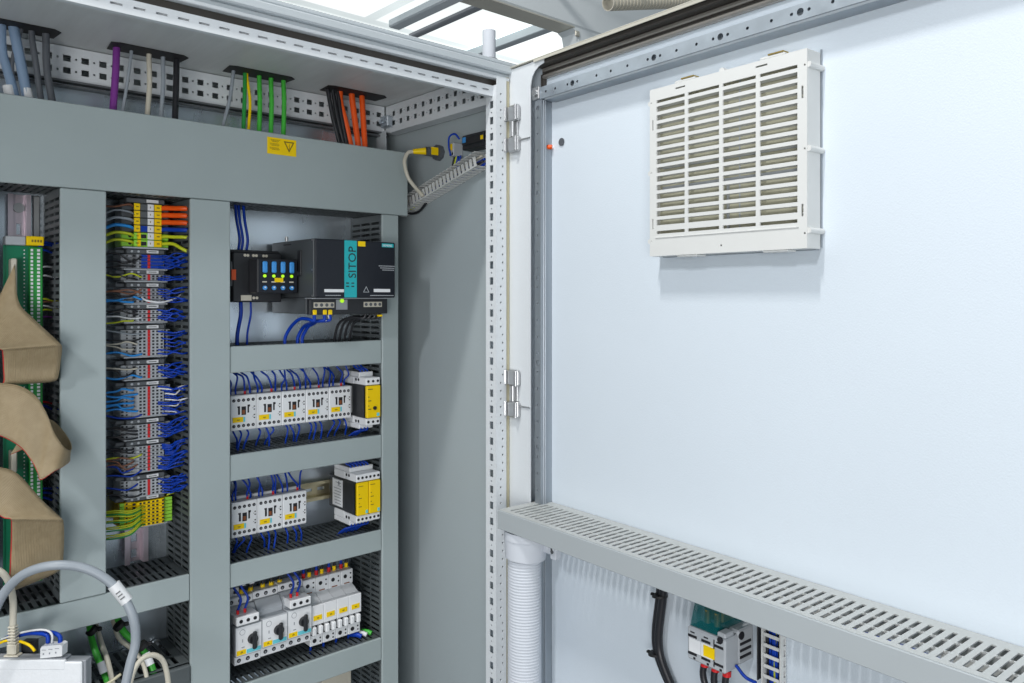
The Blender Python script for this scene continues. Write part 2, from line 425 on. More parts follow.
# ------------------------------------------------------------------ the door (door coordinates, turned DA about the camera's plumb line)
DW = .83                        # inner face of the door skin
DN, DFAR = .12, .9425           # near end, hinge end (y')
b = MB(); b.box((DW, DN, -1.05), (DW+.002, .9945, .3775)); door = build(b, 'door', 'door', cab, Mx=DOORM, label='wide pale grey cabinet door opened to the right, inner face showing')
def dpart(mb, name, m_, label=None): return build(mb, name, m_, door, label, Mx=DOORM)
# hinge-side flange
b = MB(); b.box((.80, .944, -1.05), (.8015, .9945, .374)); b.box((.8017, .993, -1.05), (.8298, .9945, .374))
b.prism([(.944, .3745), (.9441, .336), (.9405, .350), (.934, .3585), (.924, .3645), (.912, .3672), (.912, .3745)], 0, .80, .8015)
dpart(b, 'hinge_side_flange', 'frame')
b = MB(); b.box((.796, DN, .3755), (.8298, .9945, .3775), .0006); b.box((.796, DN, .3715), (.7975, .932, .3754)); dpart(b, 'top_flange', 'tan')
b = MB(); b.box((.803, DN, .3668), (.8295, .940, .3750), .001); b.box((.822, DN, .3585), (.8296, .940, .3665)); b.box((.822, .938, .30), (.8296, .9438, .3585)); dpart(b, 'gasket', 'seal')
b = MB(); b.box((.8165, DN, .3605), (.8215, .936, .3665), .0015); b.box((.820, DN, .3515), (.8296, .940, .3578), .002); dpart(b, 'gasket_lip', 'seall')
# perforated tubular frame
def rail_round(a, bb, pitch=.0255):
    out = []; k = 0; u = a
    while u < bb:
        out.append((u, (.0035 if k % 5 == 2 else .0016))); k += 1; u += pitch
    return out
def door_pts(a, bb):
    out = []; u = bb-.016; pat = [(0,.0016),(.0225,.0016),(.0215,.0016),(.0125,.0042),(.0125,.0016)]
    while u > a:
        for d_, r_ in pat:
            u -= d_
            if u > a: out.append((u, r_))
        u -= .0225
    return out
b = MB(); big = [.8515, .692, .5849, .4769, .369, .261, .153]; pts = []
for k, u in enumerate(big):
    pts += [(u, .0043), (u-.0108, .0020), (u+.0108, .0020)]
    if k: g_ = big[k-1]-u; pts += [(u+g_*f_, .0020) for f_ in ((.30, .50, .68) if g_ > .13 else (.34, .64))]
pts += [(.890, .0020), (.912, .0020)]
pts = [p for p in pts if DN+.008 < p[0] < .93]
b.perf((.8045, 0, .3135), (0,1,0), (0,0,1), (.0012,0,0), (DN, .937), (0, .0185), [], [(u, .0095, r_) for u, r_ in pts])
b.box((.8058, DN, .3135), (.8296, .937, .3147)); b.box((.8058, DN, .3308), (.8145, .937, .3320)); b.box((.8296, DN, .332), (.8147, .937, .3332))
dpart(b, 'perforated_top_rail', 'zinc')
b = MB(); b.box((.8052, DN, .3100), (.8296, .915, .3134)); dpart(b, 'rail_underside', 'zincd')  # darker metal strip along the underside of the top rail
b = MB()
pts = []; u = .300; k = 0
while u > -1.0:
    pts.append((u, .0040 if k % 6 == 0 else .0019)); u -= .0262 if k % 6 not in (0, 5) else .0150; k += 1
b.perf((.8047, .9245, 0), (0,1,0), (0,0,1), (.0012,0,0), (0, .0135), (-1.05, .3130), [], [(.0068, u, r_) for u, r_ in pts])
dpart(b, 'perforated_side_rail', 'zincd')
b = MB(); b.box((.806, .9232, -1.05), (.8085, .9245, .3128)); b.box((.8088, .9222, -1.05), (.8112, .9243, .3128), .0005); b.box((.8115, .9215, -1.05), (.8150, .9240, .3128), .0005)
b.box((.8152, .9255, -1.05), (.8296, .9270, .3128))
dpart(b, 'side_rail_profile', 'zincd')
b = MB(); b.box((.8015, .9255, .3135), (.8043, .942, .334), .0012); b.cyl((.8015, .934, .324), (.7985, .934, .324), .0055, n=12); dpart(b, 'rail_corner_piece', 'steel')
# hinges
def hinge(z0, z1):
    p = MB()
    for zz in (z1-.026, z0):
        p.box((.7905, .9665, zz), (.7996, .9915, zz+.026), .0025)
        p.box((.7860, .9918, zz+.001), (.7930, .9990, zz+.025), .0012)
        p.cyl((.7905, .9700, zz+.0008), (.7905, .9700, zz+.0252), .0030, n=12)
    p.cyl((.7955, .9830, z0+.0262), (.7955, .9830, z1-.0262), .0042, n=14)
    p.box((.7968, .9725, z0+.0262), (.7996, .9780, z1-.0262), .0005)
    p.cyl((.7985, .9665, z0+.019), (.7985, .9440, z0+.019), .0012, n=8)
    return p
def zpx(px, py, D=.94): return PT(px, py, D).z
for (pa, pb) in ((152, 105), (417.5, 370)): dpart(hinge(DP(515, pa, .795).z, DP(515, pb, .795).z), 'hinge', 'steel')
# far handle-side return, out of frame
b = MB(); b.box((.798, DN-.002, -1.05), (.83, DN, .3775)); dpart(b, 'lock_side_flange', 'door')
# screw hole: a dark disc stands in for its shade
c = DP(562, 142, DW); b = MB(); b.cyl((DW-.0005, c.y, c.z), (DW-.0018, c.y, c.z), .0062, n=18); dpart(b, 'hole_disc', 'dcable')
c = DP(549, 147, .822); b = MB(); b.cyl((DW-.0002, c.y, c.z), (.8245, c.y, c.z), .0030, n=10); st = dpart(b, 'earthing_stud', 'white')
b = MB(); b.cyl((.8255, c.y-.0035, c.z), (.8180, c.y+.0085, c.z+.0005), .0036, .0038, n=12); build(b, 'stud_cap', 'orange', st, Mx=DOORM)

# ------------------------------------------------------------------ vent filter on the door
vy0, vy1, vz0, vz1, vx = .465, .6938, .0545, .2780, .7986
base = DOORM @ Vector((DW-.001, (vy0+vy1)/2, vz0))
vent = thing('vent_filter', 'square white plastic ventilation grille with four columns of louvres mounted on the door', 'vent', base)
def vp(mb, name, m_, par=None): return build(mb, name, m_, par or vent, Mx=DOORM)
b = MB()
gx = vx; W_ = vy1-vy0
# frame face as a perforated sheet: louvre openings
holes = []
cols = [(dy(pb, vx), dy(pa, vx)-dy(pb, vx)) for pa, pb in ((656.5, 684.6), (687.8, 719), (722.7, 755.7), (759.8, 797.4))]
n_l = 16; z_lo, z_hi = vz0+.027, vz1-.0105
step = (z_hi-z_lo)/n_l
for (y0, wd) in cols:
    for i in range(n_l):
        zz = z_lo+i*step
        hh = step*.62 if 0 < i < n_l-1 else step*.34
        holes.append((y0, y0+wd, zz+step*.2, zz+step*.2+hh))
holes += [(vy0+.0045, vy0+.0070, vz0+.036, vz0+.050), (vy0+.0045, vy0+.0070, vz1-.055, vz1-.041),
          (vy1-.0062, vy1-.0042, vz0+.036, vz0+.050), (vy1-.0062, vy1-.0042, vz1-.055, vz1-.041),
          (vy0+.050, vy0+.066, vz1-.0075, vz1-.0055), (vy1-.059, vy1-.043, vz1-.0075, vz1-.0055)]
b.perf((gx, 0, 0), (0,1,0), (0,0,1), (.0022,0,0), (vy0, vy1), (vz0, vz1), holes,
       [(vy0+.0030, vz1-.018, .0012), (vy0+.0030, vz0+.017, .0012), (vy0+.0030, (vz0+vz1)/2, .0012), (vy1-.0026, vz1-.018, .0012),
        (vy1-.0026, vz0+.020, .0012), (vy1-.0026, (vz0+vz1)/2, .0012), ((vy0+vy1)/2, vz0+.009, .0014)])
fr = vp(b, 'grille', 'vent')
b = MB()
for (a0, a1) in (((gx+.0023, vy0, vz0), (DW-.003, vy0+.002, vz1)), ((gx+.0023, vy1-.002, vz0), (DW-.003, vy1, vz1)),
                 ((gx+.0023, vy0+.0021, vz0), (DW-.006, vy1-.0021, vz0+.002)), ((gx+.0023, vy0+.0021, vz1-.002), (DW-.003, vy1-.0021, vz1))):
    b.box(a0, a1, .0005)
b.box((gx-.0012, vy0+.010, vz0+.0235), (gx-.0001, vy1-.010, vz0+.0255), .0005)
vp(b, 'housing', 'vent')
for zc in (vz0+.020, (vz0+vz1)/2, vz1-.018):
    for yy in (vy0-.001, vy1+.001):
        b = MB(); b.cyl((gx+.001, yy, zc), (DW-.001, yy, zc), .0034, n=12); vp(b, 'screw_boss', 'vent')
b = MB(); b.cyl((gx+.001, (vy0+vy1)/2, vz1+.001), (DW-.002, (vy0+vy1)/2, vz1+.001), .0036, n=12); vp(b, 'screw_boss', 'vent')
for yy in (vy0+.045, vy0+.172):
    b = MB(); b.box((gx+.001, yy-.016, vz1+.0001), (gx+.020, yy+.016, vz1+.0035), .001); vp(b, 'clip', 'vent')
    b = MB(); b.box((gx+.001, yy-.02, vz0-.0025), (gx+.02, yy+.012, vz0-.0001), .0008); vp(b, 'clip', 'vent')
for yy in (vy0+.041, vy0+.168):
    b = MB(); b.box((gx+.0005, yy-.011, vz1+.0036), (gx+.012, yy+.009, vz1+.0052)); vp(b, 'clip_spring', 'brass')
bl = MB()
for i in range(0, n_l):
    zz = z_lo+i*step
    n0 = len(bl.v)
    pr = [(gx+.0040, zz+step*.10), (gx+.0130, zz-step*.12), (gx+.0130, zz-step*.02), (gx+.0040, zz+step*.20)]
    for yv in (vy0+.004, vy1-.004):
        for (x_, z_) in pr: bl.v.append((x_, yv, z_))
    bl.face([n0, n0+1, n0+2, n0+3]); bl.face([n0+7, n0+6, n0+5, n0+4])
    for q in range(4): bl.face([n0+q, n0+(q+1) % 4, n0+4+(q+1) % 4, n0+4+q])
vp(bl, 'louvre_blade', 'vent')
b = MB(); b.box((DW-.0125, vy0+.0022, vz0+.0022), (DW-.008, vy1-.0022, vz1-.0022)); vp(b, 'filter_mat', 'ventin')
b = MB(); b.box((DW-.0078, vy0+.003, vz0-.0008), (DW-.0005, vy1-.003, vz1-.002)); b.box((DW-.0025, vy0-.0010, vz0+.002), (DW-.0006, vy0+.0005, vz1+.004)); vp(b, 'cutout_edge', 'zincd')
b = MB(); b.box((DW-.0170, vy0+.004, vz0+.090), (DW-.0130, vy1-.01, vz0+.0935)); b.box((DW-.0170, vy0+.004, vz0+.118), (DW-.0130, vy1-.01, vz0+.1205)); b.box((DW-.0128, vy0+.0995, vz0+.01), (DW-.0126, vy0+.1015, vz1-.01)); b.box((DW-.0170, vy0+.115, vz0+.01), (DW-.0130, vy0+.1165, vz0+.0898)); vp(b, 'inner_rib', 'lgrey')

# ------------------------------------------------------------------ slotted wiring ducts
def slot_wall(mb, O, U, V, T, ulen, depth, pitch, gap, lip=.006):
    """comb wall: U along, V across the depth; knock-out slots in three lengths joined by narrow necks"""
    n = int((ulen-2*lip)/pitch); off = (ulen-n*pitch)/2
    hs = []
    a, b_ = lip, depth-lip; L = b_-a
    for k in range(n):
        u = off+(k+.5)*pitch
        for f0, f1, wd in ((0, .30, 1), (.335, .66, 1), (.695, 1, .9)):
            hs.append((u-gap*wd/2, u+gap*wd/2, a+L*f0, a+L*f1))
    mb.perf(O, U, V, T, (0, ulen), (0, depth), hs)
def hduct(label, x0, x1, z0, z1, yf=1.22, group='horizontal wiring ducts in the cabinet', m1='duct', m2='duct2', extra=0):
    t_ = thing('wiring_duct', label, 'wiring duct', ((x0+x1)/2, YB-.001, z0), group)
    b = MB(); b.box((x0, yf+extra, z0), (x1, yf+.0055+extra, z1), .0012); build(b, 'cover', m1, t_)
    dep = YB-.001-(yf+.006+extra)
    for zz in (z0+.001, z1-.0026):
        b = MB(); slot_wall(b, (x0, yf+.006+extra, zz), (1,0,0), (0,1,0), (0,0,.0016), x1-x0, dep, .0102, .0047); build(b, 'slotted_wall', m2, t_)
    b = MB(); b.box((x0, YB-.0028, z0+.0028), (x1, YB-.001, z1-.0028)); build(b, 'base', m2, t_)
    return t_
def vduct(label, x0, x1, z0, z1, yf=1.22, group='vertical wiring ducts in the cabinet'):
    t_ = thing('wiring_duct', label, 'wiring duct', ((x0+x1)/2, YB-.001, z0), group)
    b = MB(); b.box((x0, yf-.0015, z0), (x1, yf+.005, z1), .0012); build(b, 'cover', 'duct', t_)
    dep = YB-.001-(yf+.006)
    for xx in (x0+.001, x1-.0026):
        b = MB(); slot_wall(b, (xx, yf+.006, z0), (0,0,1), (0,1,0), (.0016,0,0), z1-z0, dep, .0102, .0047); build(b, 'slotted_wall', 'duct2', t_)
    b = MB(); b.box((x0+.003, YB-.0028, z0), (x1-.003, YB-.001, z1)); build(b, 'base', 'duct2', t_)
    return t_
XA0, XA1, XC0, XC1, XD0, XD1 = .244, .3022, .4203, .4823, .764, .799
hduct('broad grey trunking cover crossing the cabinet top, with the yellow warning sticker', -.34, .8207, .1527, .2715)
vduct('vertical grey duct between the ribbon cables and the terminal column', XA0, XA1, -.4255, .1517)
vduct('long vertical grey duct between the terminal column and the contactor rows', XC0, XC1, -1.0, .1517)
vduct('narrow vertical grey duct at the right edge, beside the side panel', XD0, XD1, -1.0, .1517)
hduct('grey horizontal duct below the ribbon cables and terminal column', -.34, XC0-.0006, -.467, -.4265)
hduct('grey horizontal duct just below the black power supply', XC1+.0006, XD0-.0006, -.1215, -.0790, extra=.001)
hduct('grey horizontal duct between the two contactor rows', XC1+.0006, XD0-.0006, -.2945, -.2527, extra=.001)
hduct('grey horizontal duct above the rotary motor switches', XC1+.0006, XD0-.0006, -.4645, -.4270, extra=.001)
hduct('lowest grey horizontal duct, under the rotary motor switches', XC1+.0006, XD0-.0006, -.6660, -.6250, extra=.001)
# left edge duct (just out of frame) and floor duct of the lower left bay
vduct('vertical grey duct left of the ribbon cables, cut by the picture edge', .095, .150, -.4255, .1517)
t_ = thing('wiring_duct', 'black slotted duct lying open at the bottom left behind the green cables', 'wiring duct', (.28, YB-.001, -.62), 'horizontal wiring ducts in the cabinet')
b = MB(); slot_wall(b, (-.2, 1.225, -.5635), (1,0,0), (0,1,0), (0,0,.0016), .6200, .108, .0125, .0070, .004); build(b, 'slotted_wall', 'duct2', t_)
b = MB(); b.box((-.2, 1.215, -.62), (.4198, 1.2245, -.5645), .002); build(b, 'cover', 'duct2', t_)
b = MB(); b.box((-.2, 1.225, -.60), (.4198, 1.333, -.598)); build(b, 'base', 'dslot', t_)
# warning sticker on the top duct (stuck upside down)
st = thing('warning_sticker', 'yellow electric shock warning sticker, upside down on the top duct', 'sticker', (.5695, 1.2198, .2365))
b = MB(); b.box((.544, 1.2192, .2365), (.595, 1.2199, .2640)); build(b, 'sticker_base', 'yel', st)
b = MB()
def tri(mb, P, wdt, y0, y1):
    c_ = Vector((sum(p[0] for p in P)/3, sum(p[1] for p in P)/3))
    Q = [tuple(c_+(Vector(p)-c_)*(1-wdt)) for p in P]
    for i in range(3):
        j = (i+1) % 3; mb.prism([P[i], P[j], Q[j], Q[i]], 1, y0, y1)
tri(b, [(.5725, .2600), (.5915, .2600), (.5820, .2420)], .32, 1.2187, 1.2191)
b.prism([(.5812, .2450), (.5835, .2510), (.5822, .2512), (.5838, .2575), (.5814, .2520), (.5826, .2514)], 1, 1.2187, 1.2191)
build(b, 'triangle_symbol', 'ydark', st)
b = MB()
for k, (zz, a, c_) in enumerate(((.2598, .5495, .5665), (.2582, .5510, .5640), (.2568, .5525, .5625), (.2535, .5485, .5640), (.2519, .5490, .5650), (.2503, .5510, .5640), (.2468, .5480, .5640), (.2452, .5485, .5655), (.2437, .5520, .5650))):
    u = a; rr = random.Random(k)
    while u < c_:
        l = rr.uniform(.0012, .0030); b.box((u, 1.2188, zz), (min(c_, u+l), 1.2191, zz+.0007)); u += l+.0006
build(b, 'small_print', 'ydark', st)

# ------------------------------------------------------------------ door duct, hose, cables, terminal box on the door
kx, kz0, kz1, ky0, ky1 = .733, -.357, -.328, .13, .944
dk = thing('wiring_duct', 'long pale slotted duct fixed across the inside of the door', 'wiring duct', DOORM @ Vector((DW-.001, .5, kz0)))
dm = lambda mb, n, m_, p: build(mb, n, m_, p, Mx=DOORM)
b = MB(); b.box((kx, ky0, kz0), (kx+.003, ky1, kz1-.0005), .0008); dm(b, 'cover', 'ductf', dk)
for k, zz in enumerate((kz0+.0005, kz1-.0022)):
    b = MB(); hs = []
    n = int((ky1-ky0-.02)/.0113)
    for i in range(n):
        u = ky1-ky0-.012-(i+.5)*.0113+(.0042 if k == 0 else 0); gw = .0009 if k == 0 else 0
        hs += [(u-.0024-gw, u+.0024+gw, .009, .027), (u-.0012, u+.0012, .0271, .0299), (u-.0026-gw, u+.0026+gw, .030, .053), (u-.0012, u+.0012, .0531, .0559), (u-.0024-gw, u+.0024+gw, .056, .077+2*gw)]
    b.perf((kx+.0032, ky0, zz), (0,1,0), (1,0,0), (0,0,.0017), (0, ky1-ky0), (0, DW-.001-kx-.0032), hs)
    dm(b, 'slotted_wall', 'ductl', dk)
b = MB(); b.box((DW-.003, ky0, kz0+.0025), (DW-.001, ky1, kz1-.0025)); dm(b, 'base', 'ductl', dk)
# cables lying inside the door duct
for k, (m_, xx, col) in enumerate((('orange', .752, 'orange'), ('red', .760, 'red'), ('blue', .768, 'blue'), ('dcable', .758, 'dark grey'), ('kwire', .774, 'black'), ('blue', .745, 'blue'))):
    b = MB(); rr = random.Random(k+3)
    pts = [(xx+rr.uniform(-.005, .005), y_, -.3455+rr.uniform(0, .004)) for y_ in (.935-.05*k, .80, .66, .52, .38, .24, .14)] if col != 'orange' else [(.748, .84, -.346), (.753, .78, -.341), (.752, .70, -.342), (.757, .64, -.341), (.755, .56, -.346)]
    b.tube(pts, .0034 if k != 3 else .005, n=6)
    lb = {0: 'orange cable showing through the slots of the door duct', 1: 'red cable inside the door duct', 2: 'blue cable inside the middle of the door duct', 3: 'thick dark grey cable inside the door duct', 4: 'black cable inside the back of the door duct', 5: 'blue cable near the front lip inside the door duct'}[k]
    solo(b, 'cable', m_, lb, 'cable', 'cables inside the door duct', Mx=DOORM)
for k in range(7):
    b = MB(); rr = random.Random(k+40); xx = .7415+.0070*k
    b.tube([(xx+rr.uniform(-.004, .004), y_, -.3495+rr.uniform(0, .003)) for y_ in (.93, .80, .66, .52, .38, .24, .14)], .0042, n=6)
    solo(b, 'cable', 'kwire' if k % 3 else 'dcable', ('black' if k % 3 else 'dark grey')+' cable lying at the bottom of the door duct', 'cable', ('black' if k % 3 else 'dark grey')+' cables at the bottom of the door duct', Mx=DOORM)
# corrugated hose
hx, hy = .8115, .885
hs_ = thing('corrugated_hose', 'white corrugated hose rising to the left end of the door duct', 'hose', (hx, hy, -.9))
b = MB(); k = 0; n = 28; z = -.405
prof = []
while z > -.92:
    prof += [(.0252, z), (.0265, z-.0011), (.0265, z-.0027), (.0252, z-.0038)]; z -= .0046
for (r_, z_) in prof:
    for i in range(n): a = 2*math.pi*i/n; b.v.append((hx+r_*math.cos(a), hy+r_*math.sin(a), z_))
for j in range(len(prof)-1):
    for i in range(n): b.face([j*n+i, j*n+(i+1) % n, (j+1)*n+(i+1) % n, (j+1)*n+i], True)
build(b, 'hose_body', 'hose', hs_)
b = MB(); b.cyl((hx+.004, hy-.004, -.3600), (hx+.004, hy-.004, -.3720), .0375, .0375, n=40); b.cyl((hx+.002, hy-.002, -.3722), (hx+.001, hy-.001, -.4030), .0345, .0315, n=40); build(b, 'hose_fitting', 'hose', hs_)
b = MB(); b.box((hx+.008, hy-.055, -.3900), (hx+.0150, hy-.022, -.3700), .002); b.box((hx+.008, hy-.0600, -.3960), (hx+.020, hy-.0480, -.3760), .0015); build(b, 'mounting_lug', 'hose', hs_)
b = MB(); b.cyl((hx+.0068, hy-.053, -.384), (hx+.0079, hy-.053, -.384), .003, n=8); build(b, 'lug_screw', 'dgrey', hs_)
# black cable pair
for k, dxx in enumerate((-.005, .005)):
    b = MB(); pts = [DP(662, 575, .815), DP(660, 600, .815), DP(656.5, 630, .813), DP(657, 650, .813), DP(663, 670, .812), DP(676, 700, .812)]
    pts = [p+Vector((k*.004, dxx*.85, 0)) for p in pts]
    b.tube(pts, .0058, n=10); solo(b, 'cable', 'kwire', ('left', 'right')[k]+' one of two black cables bundled below the door duct', 'cable', 'black cables below the door duct', Mx=DOORM)
for k, (px, py) in enumerate(((659, 596), (655, 654))):
    c = DP(px, py, .8125); b = MB(); b.cyl((c.x+.002, c.y, c.z-.0015), (c.x+.002, c.y+.0003, c.z+.0015), .0108, n=14); b.box((c.x-.003, c.y+.0095, c.z-.0015), (c.x+.001, c.y+.0125, c.z+.0015))
    solo(b, 'cable_tie', 'blackr', ('upper', 'lower')[k]+' black tie around the two black cables', 'cable tie', 'ties on the black door cables', Mx=DOORM)
# terminal box on the door
ty0, ty1, tx, tz0, tz1 = .553, .609, .770, -.4465, -.4060
tb = thing('fuse_terminal_box', 'grey and teal fuse holder block under the door duct with three black leads', 'fuse holder', DOORM @ Vector((DW-.002, .58, tz0)))
b = MB(); b.box((tx, ty0, tz0), (.797, ty1, tz1), .002); b.box((.7972, ty0+.0005, tz0+.002), (DW-.001, ty1-.006, tz1+.004), .002)
b.box((tx+.002, ty0+.0012, tz1), (.790, ty0+.0135, tz1+.006), .0015); dm(b, 'body', 'lgrey', tb)
b = MB(); b.prism([(tx+.004, tz1+.0002), (DW-.002, tz1+.0044), (DW-.002, -.362), (.788, -.3665)], 1, ty0+.014, ty1-.002); dm(b, 'tinted_cover', 'tealg', tb)
b = MB()
for yy in (ty0+.022, ty0+.036): b.cyl((.785, yy, -.400), (.785, yy, -.384), .004, n=10)
b.box((.790, ty0+.018, -.398), (.815, ty1-.010, -.372), .002); dm(b, 'fuse_clips', 'brass', tb)
def rec(f): b = MB(); f(b); dm(b, 'recess', 'hole', tb)
for yy in (ty0+.009, ty1-.0285, ty1-.0085):
    rec(lambda b: b.box((tx-.0006, yy-.0065, tz0+.007), (tx+.0005, yy+.0065, tz0+.010))); rec(lambda b: b.box((tx-.0006, yy-.0065, tz1-.012), (tx+.0005, yy+.0065, tz1-.009)))
    rec(lambda b: b.box((tx-.0006, yy-.0045, tz0+.0025), (tx+.0005, yy-.0015, tz0+.0050))); rec(lambda b: b.box((tx-.0006, yy-.0030, tz1-.0065), (tx+.0005, yy+.0030, tz1-.0050)))
rec(lambda b: b.box((tx-.0006, ty0+.0150, tz0+.004), (tx+.0005, ty0+.0162, tz1-.004)))
rec(lambda b: b.cyl((tx-.0006, ty0+.007, tz1-.002), (tx+.001, ty0+.007, tz1-.002), .004, n=12))
for zz in (.010, .018, .026): rec(lambda b: b.box((.800, ty0-.0006, tz0+zz), (.822, ty0+.0005, tz0+zz+.003)))
rec(lambda b: b.cyl((.803, ty0-.0006, tz1-.003), (.803, ty0+.001, tz1-.003), .005, n=12))
for (ya, yb_, za, zb_) in ((ty1-.021, ty1-.004, tz0+.011, tz1-.013), (ty0+.017, ty0+.034, tz0+.011, tz1-.013)):
    b = MB(); b.box((tx-.0010, ya, za), (tx+.0005, yb_, zb_)); dm(b, 'nameplate', 'white', tb)
b = MB(); b.box((tx-.0018, ty0+.014, tz0+.013), (tx-.0011, ty0+.030, tz0+.026)); dm(b, 'yellow_tag', 'yel', tb)
for k, yy in enumerate((ty0+.006, ty0+.022, ty0+.038)):
    b = MB(); b.tube([(tx+.012, yy, tz0+.001), (tx+.010, yy+.001, tz0-.02), (tx+.012, yy-.002-.004*k, tz0-.05), (tx+.02, yy-.01, tz0-.09)], .0042, n=8)
    solo(b, 'wire', 'kwire', 'black lead with red collar under the door fuse holder, '+('rightmost', 'middle', 'leftmost')[k]+' of three', 'wire', 'black leads under the fuse holder', Mx=DOORM)
    b = MB(); b.cyl((tx+.012, yy, tz0-.0005), (tx+.0115, yy, tz0-.007), .0052, n=10); dm(b, 'red_collar', 'red', tb)
# open comb duct with blue and yellow wires
cy, cx = .519, .8120
cd = thing('comb_duct', 'white open comb duct with blue and yellow wires right of the door fuse holder', 'wiring duct', DOORM @ Vector((DW-.002, cy, -.60)))
b = MB(); b.box((DW-.004, cy-.0095, -.60), (DW-.001, cy+.0095, -.358))
for i in range(19):
    z = -.362-i*.0124
    b.box((cx, cy-.0100, z-.0042), (cx+.0015, cy+.0100, z), .0004); b.box((cx+.0016, cy-.0112, z-.0042), (DW-.0042, cy-.0101, z)); b.box((cx+.0016, cy+.0101, z-.0042), (DW-.0042, cy+.0112, z))
for yy in (cy-.0122, cy+.0122): b.box((cx, yy-.0009, -.60), (cx+.0060, yy+.0009, -.358))
dm(b, 'comb', 'vent', cd)
for k in range(7):
    b = MB(); rr = random.Random(k); yy = cy-.0078+.0026*k
    b.tube([(cx+.0065+.002*(k % 2), yy+rr.uniform(-.002, .002), z) for z in (-.36, -.41, -.46, -.51, -.56, -.60)], .0017 if k != 3 else .0024, n=6)
    solo(b, 'wire', 'yg' if k == 3 else ('blue' if k % 3 else 'kwire'), {3: 'yellow wire down the middle of the white comb duct'}.get(k, ('blue' if k % 3 else 'black')+' wire running down inside the white comb duct'), 'wire', 'wires inside the white comb duct'+(' yellow' if k == 3 else ' blue' if k % 3 else ' black'), Mx=DOORM)
b = MB(); b.box((.812, ty0-.0162, -.46), (.826, ty0-.0145, -.37), .0008); solo(b, 'insulating_strip', 'black', 'narrow black strip between the door fuse holder and the white comb duct', 'strip', Mx=DOORM)
b = MB(); b.tube([(.79, ty0-.001, tz0+.006), (.79, ty0-.014, tz0-.003), (.80, cy+.012, tz0-.010)], .0020, n=6); solo(b, 'wire', 'blue', 'dark blue wire crossing from the door fuse holder to the comb duct', 'wire', Mx=DOORM)

# ------------------------------------------------------------------ contactors
def contactor():
    t_ = thing('contactor', '', 'contactor', (0,0,0), 'white contactors')
    w2, h2 = .0222, .0292
    b = MB(); b.box((-w2, 0, -h2), (w2, .022, h2), .0012); b.box((-w2+.0006, .0221, -h2+.001), (w2-.0006, .052, h2+.004), .0012); b.box((-w2+.001, .0521, -h2+.004), (w2-.001, .068, h2-.004)); 
    build(b, 'body', 'white', t_)
    b = MB(); b.box((-w2+.002, .024, h2+.0041), (w2-.002, .05, h2+.0055)); build(b, 'top_cap', 'dgrey', t_)
    for zz in (h2-.0085, -h2+.0075):
        b = MB()
        for k in range(5):
            x = -.0165+k*.0082; b.cyl((x, -.0004, zz), (x, .003, zz), .0027, n=12)
        build(b, 'terminal_holes', 'hole', t_)
        b = MB()
        for k in range(5):
            x = -.0165+k*.0082; b.cyl((x+.0004, -.0007, zz-.0004), (x, -.0003, zz), .0013, n=8)
        build(b, 'terminal_screws', 'mgrey', t_)
    b = MB()
    b.box((-.0035, -.0004, -.004), (.0040, .002, .010)); b.box((-.0095, -.0004, -.003), (-.0062, .002, .0085)); b.box((-.0105, -.0004, .0085), (-.0062, .002, .011))
    b.box((.0066, -.0004, -.001), (.0092, .002, .011)); b.box((.0066, -.0004, .009), (.0108, .002, .0125))
    for zz in (-.011, -.006, .003, .008): b.box((.0172, -.0004, zz), (.0196, .001, zz+.0018)); 
    b.box((.0152, -.0003, -.008), (.0168, .001, -.0072)); b.box((.0152, -.0003, .006), (.0168, .001, .0068))
    build(b, 'indicator_recess', 'hole', t_)
    b = MB(); b.box((-.0024, -.0012, -.0025), (.0022, 0, .0045), .0005); build(b, 'slider', 'brown', t_)
    b = MB(); b.box((-.0185, -.0010, -.0155), (-.0010, -.0002, -.0070)); build(b, 'yellow_tag', 'yel', t_)
    b = MB(); b.box((-.0120, -.0013, -.0118), (-.0065, -.0011, -.0108)); b.box((-.0110, -.0013, -.0128), (-.0075, -.0011, -.0121)); build(b, 'tag_print', 'ydark', t_)
    b = MB(); b.box((-.0008, -.0009, -.0155), (.0024, -.0002, -.0075)); build(b, 'turquoise_tag', 'tealt', t_)
    return t_
ct = contactor(); first = True
C_X0 = .4985; CY = 1.26
ordn5 = ['leftmost', 'second', 'middle', 'fourth', 'rightmost']
zc1, zc2 = -.1922, -.3692
for k in range(5):
    loc = (C_X0+.045*(k+.5), CY, zc1); lb = ordn5[k]+(' from the left' if k in (1, 3) else '')+' white contactor in the upper row of five'
    if k == 0: ct.location = loc; ct['label'] = lb; WM[ct.name] = Matrix.Translation(loc)
    else: dup(ct, loc, lb)
for k in range(3): dup(ct, (.5000+.045*(k+.5), CY, zc2), ('leftmost', 'middle', 'rightmost')[k]+' white contactor in the lower row of three')

